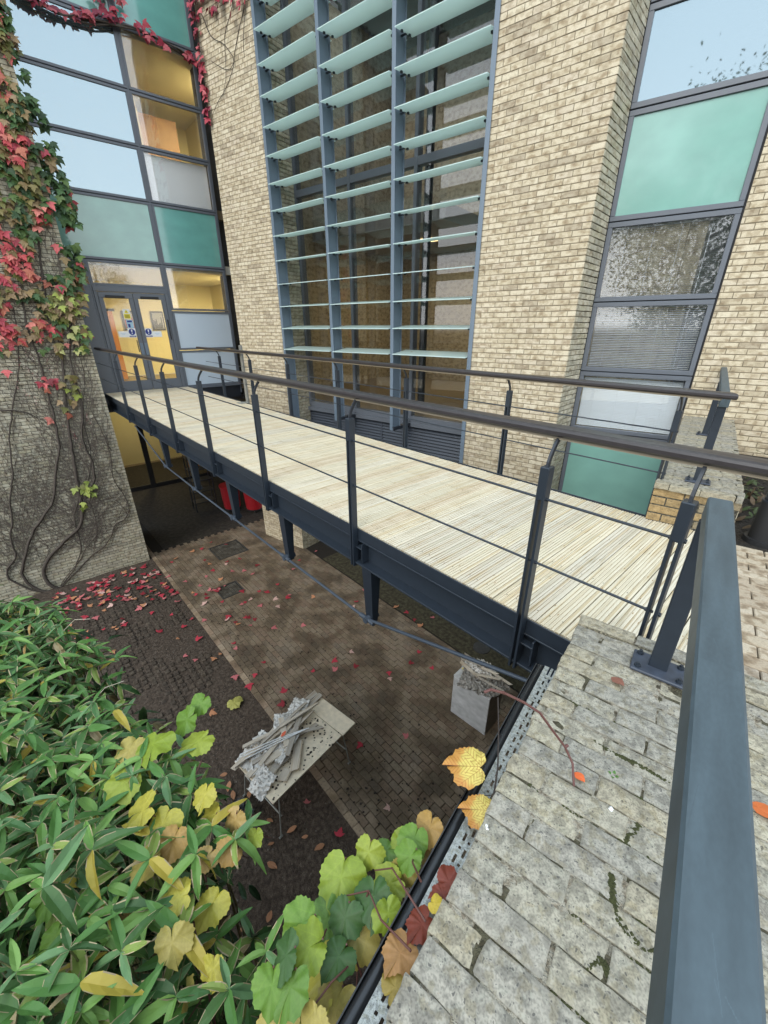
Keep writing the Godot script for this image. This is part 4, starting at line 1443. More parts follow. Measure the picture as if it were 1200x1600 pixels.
	for i in 500:
		gr.col = Color(0.05, 0.035, 0.025) * R(0.6, 1.5)
		blob(gr, Vector3(R(-6.0, 1.5), G + 0.012, -absf(rng.randfn(0, 0.9))), R(0.006, 0.022), 0.35)
	var gm := part(self, "grit", gr, M.sett_mix, FB)
	gm.set_meta("kind", "stuff")
	# iron covers
	for k in 2:
		var q: Array = skip[k]
		var m := thing("manhole_cover", ["large square recessed manhole cover near the pier under the bridge", "smaller square manhole cover with red leaves lying on it"][k], "manhole cover", FB)
		var f := MB.new()
		var x0: float = q[0]
		var x1: float = q[1]
		var z0: float = q[2]
		var z1: float = q[3]
		for e in [[x0, x1, z0, z0 + 0.03], [x0, x1, z1 - 0.03, z1], [x0, x0 + 0.03, z0 + 0.03, z1 - 0.03], [x1 - 0.03, x1, z0 + 0.03, z1 - 0.03]]:
			f.bx(e[0], e[1], G - 0.02, G + 0.012, e[2], e[3])
		part(m, "rim", f, M.iron)
		var sr := MB.new()
		for e in [[x0 - 0.13, x1 + 0.13, z0 - 0.06, z0 - 0.002], [x0 - 0.13, x1 + 0.13, z1 + 0.002, z1 + 0.06], [x0 - 0.13, x0 - 0.002, z0 - 0.002, z1 + 0.002], [x1 + 0.002, x1 + 0.13, z0 - 0.002, z1 + 0.002]]:
			sr.bx(e[0], e[1], G - 0.05, G - 0.004, e[2], e[3])
		part(m, "surround", sr, M.pavers[2])
		var n := 4 if k == 0 else 3
		for i in n:
			for j in n * 2:
				var wx := (x1 - x0 - 0.08) / n
				var wz := (z1 - z0 - 0.08) / (n * 2)
				var b := MB.new()
				b.cbox(rx(Vector3(x0 + 0.04 + (i + 0.5) * wx, G - 0.012, z0 + 0.04 + (j + 0.5) * wz), Vector3(R(-0.01, 0.01), 0, R(-0.01, 0.01))), Vector3(wx - 0.01, 0.03, wz - 0.008), 0.003)
				part(m, "paver", b, M.pavers_dark[(i + j) % 2])
	var dr := thing("drain_cover", "small round drain cover in the paving near the grey cabinet", "drain cover", FB * at(Vector3(-0.9, G + 0.008, -3.87)))
	var d := MB.new()
	d.tube([Vector3(0, -0.03, 0), Vector3(0, 0.012, 0)], 0.17, 0.17, 24)
	part(dr, "lid", d, M.iron)
	# terrace: the upper ground on the right
	structure("terrace", boxm(0.455, 40.0, G, -0.055, 34.0, -7.3), M.earth, FW)
	structure("abutment", boxm(0.02, 0.454, G, -0.04, -1.725, -3.945), M.old_mortar, FW)
	var tp := Node3D.new()
	put(tp, "terrace_paving", self)
	tp.set_meta("kind", "structure")
	tp.transform = FW
	for i in 8:
		for j in 36:
			var x := 0.57 + i * 0.208 + (0.104 if j % 2 == 0 else 0.0)
			var a := 0.2 + j * 0.1035
			var b := MB.new()
			if i == 0 and j % 2 == 0:
				b.cbox(at(Vector3(0.52, -0.04, -a)), Vector3(0.096, 0.06, 0.0965), 0.005)
			b.cbox(rx(Vector3(x, -0.04, -a), Vector3(R(-0.012, 0.012), R(-0.015, 0.015), R(-0.01, 0.01))), Vector3(0.2, 0.06, 0.0965), 0.005)
			part(tp, "paver", b, M.terrace[rng.randi() % 4])

# ---------------------------------------------------------------- leaf shapes (flat in xy, stalk at the origin, tip along +y, about 1 long)
func leaf_shape(kind: int) -> MB:
	var b := MB.new()
	if kind == 1:
		return vine_leaf(0)
	var o := []
	if kind == 0:   # three pointed creeper leaf
		o = [[0, 0], [0.13, -0.07], [0.3, 0.0], [0.46, 0.12], [0.64, 0.36], [0.5, 0.37], [0.36, 0.38], [0.27, 0.46], [0.29, 0.62], [0.2, 0.7], [0.12, 0.88], [0, 1.08]]
	else:   # small oval
		o = [[0, 0], [0.14, 0.12], [0.26, 0.36], [0.24, 0.62], [0.1, 0.88], [0, 1.0]]
	var n := o.size()
	var mid := 0.34 if kind == 0 else 0.3
	for s in [-1.0, 1.0]:
		for i in n - 1:
			var a := Vector3(o[i][0] * s, o[i][1], 0)
			var c := Vector3(o[i + 1][0] * s, o[i + 1][1], 0)
			var q := Vector3(0, mid, 0)
			a.z = 0.10 * absf(a.x) - 0.3 * a.x * a.x - 0.16 * (a.y - 0.3) * (a.y - 0.3) + sin(i * 2.1) * 0.02
			c.z = 0.10 * absf(c.x) - 0.3 * c.x * c.x - 0.16 * (c.y - 0.3) * (c.y - 0.3) + sin((i + 1) * 2.1) * 0.02
			b.ft(a, c, q, Vector3(0, 0, 1))
	return b

func vine_leaf(k: int) -> MB:   # broad vine leaf with shallow pointed lobes and a toothed edge; veins by the texture
	var b := MB.new()
	var key := [[0, 0.66], [9, 0.57], [34, 0.47], [47, 0.56], [56, 0.56], [78, 0.49], [94, 0.53], [112, 0.5], [140, 0.48], [164, 0.43], [180, 0.29]]
	var cy := 0.33
	var n := 26
	var rings := [0.0, 0.4, 0.72, 1.0]
	var pt := func(i: int, s: float, f: float) -> Vector3:
		var deg := 180.0 * i / n
		var r := 0.3
		for q in key.size() - 1:
			if deg >= key[q][0] and deg <= key[q + 1][0]:
				r = lerpf(key[q][1], key[q + 1][1], smoothstep(float(key[q][0]), float(key[q + 1][0]), deg))
		r *= 1.0 + 0.026 * (float(i % 2) * 2.0 - 1.0) + 0.012 * sin(i * 2.9 + k + s) + 0.09 * sin(deg * 0.035 + s * 2.0 + k * 1.7)
		var a := deg_to_rad(deg)
		var p := Vector3(sin(a) * r * f * s, cy + cos(a) * r * f, 0)
		var fold := absf(sin(a * 2.0)) * 0.045 * f
		p.z = fold - 0.2 * f * f * (0.35 + 0.65 * absf(sin(a + k))) * r + 0.045 * sin(i * 0.55 + k * 2.0 + s) * f * f + 0.02 * sin(i * 1.3 + k) * f * f
		return p
	var nr := func(i: int, s: float, f: float) -> Vector3:
		var g := maxf(f, 0.15)
		var u1: Vector3 = pt.call(mini(i + 1, n), s, g) - pt.call(maxi(i - 1, 0), s, g)
		var u2: Vector3 = pt.call(i, s, g + 0.08) - pt.call(i, s, g - 0.08)
		var o := u1.cross(u2).normalized()
		return o if o.z > 0.0 else -o
	for s in [-1.0, 1.0]:
		for i in n:
			for q in 3:
				var k0 := b.u.size()
				var a: Vector3 = pt.call(i, s, rings[q])
				var c: Vector3 = pt.call(i + 1, s, rings[q])
				var d: Vector3 = pt.call(i + 1, s, rings[q + 1])
				var e: Vector3 = pt.call(i, s, rings[q + 1])
				var na: Vector3 = nr.call(i, s, rings[q])
				var nc: Vector3 = nr.call(i + 1, s, rings[q])
				var nd: Vector3 = nr.call(i + 1, s, rings[q + 1])
				var ne: Vector3 = nr.call(i, s, rings[q + 1])
				if s > 0:
					if q > 0:
						b.trin(a, d, c, na, nd, nc)
					b.trin(a, e, d, na, ne, nd)
				else:
					if q > 0:
						b.trin(a, c, d, na, nc, nd)
					b.trin(a, d, e, na, nd, ne)
				for m in range(k0, b.u.size()):
					b.u[m] = Vector2(0.5 + b.v[m].x * 0.85, 0.82 - b.v[m].y * 0.8)
	return b

func bamboo_leaf(curl: float, rim_kind := 0) -> MB:   # lance shaped blade, some with a withered pale margin, about 1 long, along +y
	var b := MB.new()
	var prof := [[0.0, 0.005], [0.03, 0.045], [0.12, 0.102], [0.3, 0.13], [0.5, 0.124], [0.7, 0.096], [0.86, 0.054], [0.95, 0.021], [1.0, 0.002]]
	var pt := func(i: int, f: float) -> Vector3:
		var y: float = prof[i][0]
		var x: float = prof[i][1] * f
		return Vector3(x + 0.05 * curl * sin(y * 3.0), y, -curl * y * y + absf(x) * 0.5 + 0.012 * sin(y * 9.0 + f * 2.0 + rim_kind))
	var rim := Color(0.4, 0.36, 0.2)
	for s in [-1.0, 1.0]:
		for i in prof.size() - 1:
			for e in 2:
				var inner := 0.87 if rim_kind < 3 else 0.78
				var f0: float = [0.0, inner][e] * s
				var f1: float = [inner, 1.0][e] * s
				b.col = Color(1, 1, 1) * (1.0 if s > 0 else 0.93)
				var pale := rim_kind > 0 and (e == 1 and sin(i * 2.3 + s + rim_kind * 1.9) > -0.35 or i >= 8 - rim_kind / 2 and rim_kind != 2)
				if pale:
					b.col = Color(-1, rim.g * (0.8 + 0.3 * sin(i + rim_kind)), 0)
				b.ft(pt.call(i, f0), pt.call(i, f1), pt.call(i + 1, f1), Vector3(0, 0, 1))
				b.ft(pt.call(i, f0), pt.call(i + 1, f1), pt.call(i + 1, f0), Vector3(0, 0, 1))
	return b

func leafed(src: MB, c: Color) -> MB:   # green where the blade is alive, straw where the mark says withered
	var b := MB.new()
	b.add(src, Transform3D.IDENTITY)
	for i in b.c.size():
		var q := src.c[i]
		b.c[i] = Color(q.g * 1.25, q.g, q.g * 0.58) if q.r < 0.0 else c * q
	return b

func lie(p: Vector3, size: float, tilt := 0.25) -> Transform3D:   # a leaf lying flat at p
	return Transform3D(Basis.from_euler(Vector3(R(-tilt, tilt), R(0, TAU), R(-tilt, tilt))) * Basis(Vector3.RIGHT, -PI / 2), p).scaled_local(Vector3(size, size, size))

# ---------------------------------------------------------------- creepers
func leaf_set(kind: int, cols: Array, limit := true) -> Array:
	var out := []
	for c in cols:
		var b := MB.new()
		b.add(leaf_shape(kind), Transform3D.IDENTITY, c)
		out.append(b.mesh() if limit else b)
	return out

func wall_path(b: MB, pts: Array, r0: float, r1: float, z := 0.03) -> void:
	var p := []
	for i in pts.size():
		p.append(Vector3(pts[i][0], pts[i][1], z + 0.012 * sin(i * 1.9)))
	# smooth
	var c := Curve3D.new()
	for i in p.size():
		var d: Vector3 = (p[mini(i + 1, p.size() - 1)] - p[maxi(i - 1, 0)]) / 6.0
		c.add_point(p[i], -d, d)
	var q := []
	var n := maxi(6, int(c.get_baked_length() / 0.14))
	for i in n + 1:
		q.append(c.sample_baked(c.get_baked_length() * i / n) + Vector3(R(-0.012, 0.012), R(-0.01, 0.01), R(-0.004, 0.004)))
	b.tube(q, r0, r1, 6)

func ivy_left(y: float) -> float:
	return -0.1 - (6.6 - y) * 0.3

func ivy_right(y: float) -> float:
	var k := [[0.9, -0.12], [1.2, 0.0], [1.7, 0.08], [2.4, 0.2], [3.2, 0.34], [3.8, 0.4], [4.6, 0.3], [5.4, 0.2], [6.6, 0.1], [8.0, 0.02]]
	for i in k.size() - 1:
		if y <= k[i + 1][0]:
			return remap(y, k[i][0], k[i + 1][0], k[i][1], k[i + 1][1])
	return 0.0

func build_ivy() -> void:
	var v := thing("ivy", "red and green creeper covering the grey brick wall, with thick bare stems below", "ivy", FI)
	var trunks := [
		[[-2.08, -4.45], [-2.2, -4.31], [-2.27, -4.06], [-2.18, -3.73], [-1.98, -3.48], [-1.72, -3.29], [-1.47, -3.09], [-1.28, -2.97], [-1.17, -2.76], [-1.1, -2.47], [-1.03, -1.79], [-0.93, -1.02], [-0.8, -0.15], [-0.63, 0.66], [-0.53, 1.43], [-0.55, 2.16], [-0.4, 3.06], [-0.22, 3.91]],
		[[-2.1, -4.45], [-2.4, -4.38], [-2.61, -3.99], [-2.6, -3.7], [-2.47, -3.43], [-2.34, -3.14], [-2.13, -2.8], [-1.98, -2.61], [-1.78, -2.41], [-1.6, -2.2], [-1.38, -1.55], [-1.16, -0.98], [-1.06, -0.26], [-1.03, 0.42], [-0.99, 0.94], [-1.0, 1.67], [-0.77, 2.81]],
		[[-2.3, -4.4], [-2.46, -4.35], [-2.79, -3.98], [-2.88, -3.73], [-2.8, -3.52], [-2.57, -3.29], [-2.59, -3.05], [-2.5, -2.68], [-2.39, -2.43], [-2.35, -2.09], [-2.09, -1.39], [-1.95, -0.7], [-1.7, -0.05], [-1.31, 0.95], [-1.13, 1.9]],
		[[-2.06, -4.42], [-1.76, -4.2], [-1.49, -4.0], [-1.21, -3.77], [-0.89, -3.62], [-0.65, -3.32], [-0.55, -3.13], [-0.29, -3.03], [-0.16, -2.77], [-0.16, -2.52], [-0.3, -1.9], [-0.22, -1.1], [-0.35, -0.2]],
		[[-2.03, -4.4], [-1.7, -4.07], [-1.47, -3.71], [-1.36, -3.34], [-1.3, -2.6], [-0.85, -1.9], [-0.6, -1.2], [-0.55, -0.4], [-0.3, 0.5], [-0.25, 1.3]],
		[[-1.9, -0.05], [-1.7, -0.05], [-1.42, -0.19], [-1.34, -0.31]],
		[[-1.15, -2.5], [-1.05, -2.2], [-0.75, -1.95], [-0.62, -1.5], [-0.68, -0.9], [-0.5, -0.1], [-0.45, 0.9], [-0.2, 1.8], [0.0, 2.6]],
		[[-2.05, -4.4], [-1.9, -4.2], [-1.5, -3.85], [-1.25, -3.5], [-1.0, -3.3], [-0.9, -2.7], [-0.95, -2.3]]]
	var rad := [0.042, 0.034, 0.022, 0.016, 0.013, 0.02, 0.024, 0.012]
	for i in trunks.size():
		var b := MB.new()
		wall_path(b, trunks[i], rad[i], rad[i] * 0.4, 0.03)
		part(v, "stem", b, M.bark)
	var tw := MB.new()
	for k in 760:
		var src: Array = trunks[[0, 1, 2, 3, 4, 6, 7, 1, 0, 4][rng.randi() % 10]]
		var s: Array = src[rng.randi_range(3, src.size() - 1)]
		var p := Vector2(s[0] + R(-0.15, 0.15), s[1] + R(-0.2, 0.2))
		var ang := PI / 2 + R(-1.3, 1.3)
		var pts := []
		var n := rng.randi_range(7, 22)
		for i in n:
			pts.append(Vector3(p.x, p.y, 0.008 + R(0, 0.012)))
			ang += R(-0.42, 0.42)
			ang = lerpf(ang, PI / 2 + 0.25 * sin(k), 0.06)
			p += Vector2(cos(ang), sin(ang)) * R(0.08, 0.16)
			if p.x > -0.04 or p.y < G + 0.1:
				break
		if pts.size() > 2:
			var r := R(0.0022, 0.0065)
			tw.tube(pts, r, r * 0.45, 4, false)
	part(v, "twigs", tw, M.twig).set_meta("kind", "stuff")
	var reds := [Color(0.4, 0.055, 0.06), Color(0.48, 0.1, 0.1), Color(0.32, 0.045, 0.06), Color(0.46, 0.15, 0.12), Color(0.36, 0.11, 0.07)]
	var olive := [Color(0.15, 0.125, 0.04), Color(0.19, 0.13, 0.055), Color(0.12, 0.12, 0.035), Color(0.22, 0.15, 0.08)]
	var green := [Color(0.045, 0.085, 0.025), Color(0.035, 0.065, 0.025), Color(0.07, 0.115, 0.03), Color(0.05, 0.1, 0.035)]
	var yg := [Color(0.26, 0.3, 0.06), Color(0.2, 0.25, 0.05), Color(0.34, 0.34, 0.13)]
	var sets := {"r": leaf_set(0, reds), "o": leaf_set(0, olive), "g": leaf_set(0, green), "y": leaf_set(0, yg), "c": leaf_set(0, [Color(0.5, 0.17, 0.07), Color(0.4, 0.19, 0.1)]), "d": leaf_set(0, [Color(0.1, 0.012, 0.02), Color(0.14, 0.018, 0.025)])}
	var place := []
	var fn := noise(0.75, 120, 3)
	var tries := 0
	while place.size() < 1750 and tries < 12000:
		tries += 1
		var y := R(1.05, 7.9)
		var xr := ivy_right(y)
		var xl := ivy_left(y) - 0.35
		var x := lerpf(xl, xr, pow(rng.randf(), 0.75))
		var rel := (x - ivy_left(y)) / (xr - ivy_left(y))
		var gap := fn.get_noise_2d(x * 2.2 + 30, y * 1.6)
		var low := smoothstep(1.1, 2.2, y + (0.5 if rel > 0.75 else 0.0))
		if gap > 0.16 + 0.5 * (1.0 - low) or rng.randf() > 0.25 + 0.75 * low:
			continue
		if y < 3.4 and y > 2.2 and rel > 0.42 and rel < 0.68 and rng.randf() < 0.75:
			continue   # bare brick between the two curtains of leaves
		var c := fn.get_noise_2d(x * 1.5, y * 1.35)
		var kind := "o"
		if rel < 0.6:
			kind = "r" if c > -0.03 else ("o" if c > -0.3 else "g")
			if rng.randf() < 0.18: kind = "o"
		else:
			kind = "g" if c > -0.22 else "o"
			if rng.randf() < 0.06: kind = "r"
			if y < 2.9 and rng.randf() < 0.45: kind = "o"
			if y < 2.2 and rng.randf() < 0.4: kind = "y"
		var off := R(0.03, 0.1) + 0.12 * maxf(0.0, 1.0 - absf(rel - 0.55)) * rng.randf()
		if x > -0.05:
			off = R(-0.2, 0.12)
		place.append([Vector3(x, y, off), R(0.1, 0.18), kind])
	for q in [["d", -0.95, 0.45, 9, 0.16], ["o", -0.62, 0.42, 8, 0.16], ["y", -0.66, 0.2, 3, 0.16], ["o", -0.73, -0.08, 5, 0.14], ["c", -1.18, -0.28, 2, 0.06], ["c", -0.78, -0.22, 1, 0.03], ["y", -1.0, -2.0, 10, 0.17], ["y", -0.75, -2.12, 5, 0.14], ["y", -1.05, -2.4, 3, 0.07], ["r", -1.55, 0.75, 1, 0.04], ["c", -0.9, 1.55, 5, 0.2], ["c", -0.55, 1.5, 3, 0.1], ["y", -0.08, 1.45, 6, 0.14], ["o", -0.1, 2.0, 7, 0.16]]:
		for i in q[3]:
			place.append([Vector3(q[1] + R(-1, 1) * q[4], q[2] + R(-1, 1) * q[4], R(0.04, 0.12)), R(0.11, 0.16), q[0]])
	place.sort_custom(func(a, b): return (FI * a[0] - EYE).length() / a[1] < (FI * b[0] - EYE).length() / b[1])
	var rest := MB.new()
	var shape := leaf_shape(0)
	var tone := {"r": reds, "o": olive, "g": green, "y": yg, "c": reds, "d": reds}
	for i in place.size():
		var e: Array = place[i]
		# hang from the stalk: tip down, face outwards and a little up
		var t := Transform3D(Basis.from_euler(Vector3(R(-0.75, -0.1), R(-0.6, 0.6), PI + R(-0.75, 0.75)), EULER_ORDER_YXZ), e[0]).scaled_local(Vector3.ONE * e[1])
		if i < 300:
			part(v, "leaf", pick(sets[e[2]]), M.leaf, t)
		else:
			rest.add(shape, t, pick(tone[e[2]]))
	part(v, "leaves", rest, M.leaf).set_meta("kind", "stuff")
	# berry stalks, small pink and white dots
	var bs := MB.new()
	for q in [[-1.35, 1.0], [-1.25, 0.75], [-0.9, 0.95], [-1.5, 0.5], [-1.12, 0.6], [-0.9, -0.5], [-0.85, -0.75], [-0.5, -0.3], [-1.2, 1.2], [-0.48, 0.3], [-1.3, 0.2]]:
		for k in 9:
			bs.col = [Color(0.5, 0.3, 0.28), Color(0.62, 0.5, 0.45), Color(0.3, 0.05, 0.06)][rng.randi() % 3]
			blob(bs, Vector3(q[0] + R(-0.05, 0.05) + k * 0.012, q[1] - k * 0.035, 0.04), R(0.008, 0.016), 1.0)
	part(v, "berries", bs, M.dry).set_meta("kind", "stuff")

	var c := thing("ivy", "red creeper strand running across the top of the glazed front and down the pier edge", "ivy", FD)
	var sb := MB.new()
	var line := [[-1.75, 7.25], [-1.29, 7.21], [-0.91, 7.14], [-0.46, 7.22], [0.01, 7.33], [0.43, 7.36], [0.86, 7.3], [1.3, 7.26], [1.62, 7.12]]
	for k in 4:
		var l2 := []
		for p in line:
			l2.append([p[0] + R(-0.05, 0.05), p[1] + R(-0.05, 0.06)])
		wall_path(sb, l2, 0.02, 0.014, 0.08 + 0.02 * k)
	part(c, "stem", sb, M.bark)
	var crim := leaf_set(0, [Color(0.27, 0.025, 0.05), Color(0.34, 0.04, 0.06), Color(0.18, 0.02, 0.04), Color(0.4, 0.09, 0.1)])
	for k in 70:
		var f := R(0, 1)
		var i := int(f * 7.9)
		var w := f * 8.0 - i
		if sin(f * 21.0) < -0.2 and rng.randf() < 0.75:
			continue
		part(c, "leaf", pick(crim), M.leaf, Transform3D(Basis.from_euler(Vector3(R(-0.8, 0.1), R(-0.7, 0.7), PI + R(-1.2, 1.2)), EULER_ORDER_YXZ), Vector3(lerpf(line[i][0], line[i + 1][0], w), lerpf(line[i][1], line[i + 1][1], w) + R(-0.04, 0.16), 0.12 + R(0, 0.08))).scaled_local(Vector3.ONE * R(0.1, 0.18)))
	for k in 34:   # hanging veil over the middle mullion at the top
		part(c, "leaf", pick(crim), M.leaf, Transform3D(Basis.from_euler(Vector3(R(-0.8, 0.1), R(-0.7, 0.7), PI + R(-1.2, 1.2)), EULER_ORDER_YXZ), Vector3(R(-0.35, 0.25), R(7.35, 8.3), 0.1 + R(0, 0.08))).scaled_local(Vector3.ONE * R(0.12, 0.2)))
	var d := thing("ivy", "dark red creeper with thin bare runners on the upper corner of the narrow pier", "ivy", FP)
	var db := MB.new()
	wall_path(db, [[-1.6, 7.6], [-1.62, 6.9], [-1.64, 6.3], [-1.63, 5.4]], 0.012, 0.006, 0.03)
	wall_path(db, [[-1.42, 7.1], [-1.2, 6.72], [-0.94, 6.58], [-0.73, 6.39], [-0.61, 6.23], [-0.77, 6.05], [-0.99, 5.92], [-1.34, 5.72], [-1.55, 5.55]], 0.008, 0.004, 0.02)
	wall_path(db, [[-0.1, 7.1], [-0.2, 6.8], [-0.4, 6.62], [-0.55, 6.4], [-0.61, 6.25], [-0.7, 6.15], [-0.95, 6.2], [-1.3, 6.4]], 0.008, 0.004, 0.02)
	wall_path(db, [[-0.3, 7.3], [-0.5, 6.95], [-0.75, 6.75], [-0.85, 6.55], [-0.9, 6.1], [-1.1, 5.8]], 0.007, 0.003, 0.02)
	wall_path(db, [[-0.1, 7.3], [-0.12, 6.9], [-0.3, 6.5], [-0.35, 6.2]], 0.007, 0.003, 0.02)
	part(d, "stem", db, M.bark)
	for k in 150:
		var x := -1.62 + absf(rng.randfn(0, 0.05))
		var y := R(5.3, 7.6)
		if k > 50:
			x = R(-1.66, -0.7)
			y = 7.05 + R(0, 0.7) + (x + 1.2) * (-0.1)
		if k > 132:
			x = R(-0.5, -0.05)
			y = R(6.75, 7.3)
		part(d, "leaf", pick(crim), M.leaf, Transform3D(Basis.from_euler(Vector3(R(-0.8, 0.1), R(-0.7, 0.7), PI + R(-1.0, 1.0)), EULER_ORDER_YXZ), Vector3(x, y, R(0.03, 0.12))).scaled_local(Vector3.ONE * R(0.08, 0.15)))

# ---------------------------------------------------------------- fallen leaves
func build_fallen_leaves() -> void:
	var cols := [Color(0.36, 0.025, 0.045), Color(0.46, 0.13, 0.14), Color(0.52, 0.33, 0.29), Color(0.2, 0.015, 0.02), Color(0.45, 0.2, 0.1)]
	var names := ["crimson creeper leaf fallen", "pink creeper leaf fallen", "pale upturned creeper leaf lying", "dark red creeper leaf lying", "orange brown creeper leaf lying"]
	var ms := []
	for c in cols:
		var b := MB.new()
		b.add(leaf_shape(0), at(Vector3(0, -0.45, 0)), c)
		for i in b.v.size():
			b.v[i].z += 0.5 * b.v[i].x * b.v[i].x + 0.25 * b.v[i].y * b.v[i].y
		ms.append(b.mesh())
	for i in 285:
		var x: float
		var z: float
		var u := rng.randf()
		if u < 0.56:   # drift below the ivy wall
			x = -8.95 + absf(rng.randfn(0, 1.15))
			z = R(0.15, 2.5) - maxf(0.0, x + 7.0) * 0.3
		elif u < 0.8:
			x = R(-9.2, -4.2)
			z = R(-1.9, 0.5)
		else:
			x = R(-7.5, 1.0)
			z = R(-3.9, 0.9)
		if z > 2.45 or x < -9.1:
			continue
		var k: int = [0, 0, 1, 1, 2, 3, 0, 4][rng.randi() % 8]
		var h := G + (0.018 if z < 0.1 else 0.03)
		solo("fallen_leaf", ms[k], M.dry, names[k] + (" by the foot of the ivy wall" if z > 0.1 and x < -6.4 else (" out on the bare soil" if z > 0.1 else (" on the pavers near the manhole covers" if x < -5.0 else " on the pavers towards the grey cabinet"))), "leaf", FB * lie(Vector3(x, h, z), R(0.07, 0.14), 0.3), "creeper leaves fallen on the courtyard floor")
	var yb := MB.new()
	yb.add(leaf_shape(1), at(Vector3(0, -0.4, 0)), Color(0.42, 0.4, 0.12))
	solo("fallen_leaf", yb, M.leaf_vine, "single large yellow vine leaf lying on the dark soil", "leaf", FB * lie(Vector3(-2.95, G + 0.04, 0.42), 0.26, 0.15))
	var cb := MB.new()
	cb.add(leaf_shape(2), at(Vector3(0, -0.5, 0)), Color(0.33, 0.16, 0.08))
	for k in 26:   # withered leaves on the soil in the near corner
		solo("fallen_leaf", cb, M.dry, "withered brown leaf on the dark soil by the plants", "leaf", FB * lie(Vector3(R(-2.0, 0.8), G + 0.03, R(0.15, 2.2)), R(0.08, 0.16), 0.3), "withered leaves on the soil")

# ---------------------------------------------------------------- bamboo and vines
func inside(p: Vector2, poly: PackedVector2Array) -> bool:
	return Geometry2D.is_point_in_polygon(p, poly)

func along(p: Vector3, d: Vector3, up: Vector3, s: float) -> Transform3D:   # leaf basis: y along d, z towards up
	var y := d.normalized()
	var x := y.cross(up).normalized()
	var z := x.cross(y).normalized()
	return Transform3D(Basis(x, y, z), p).scaled_local(Vector3.ONE * s)

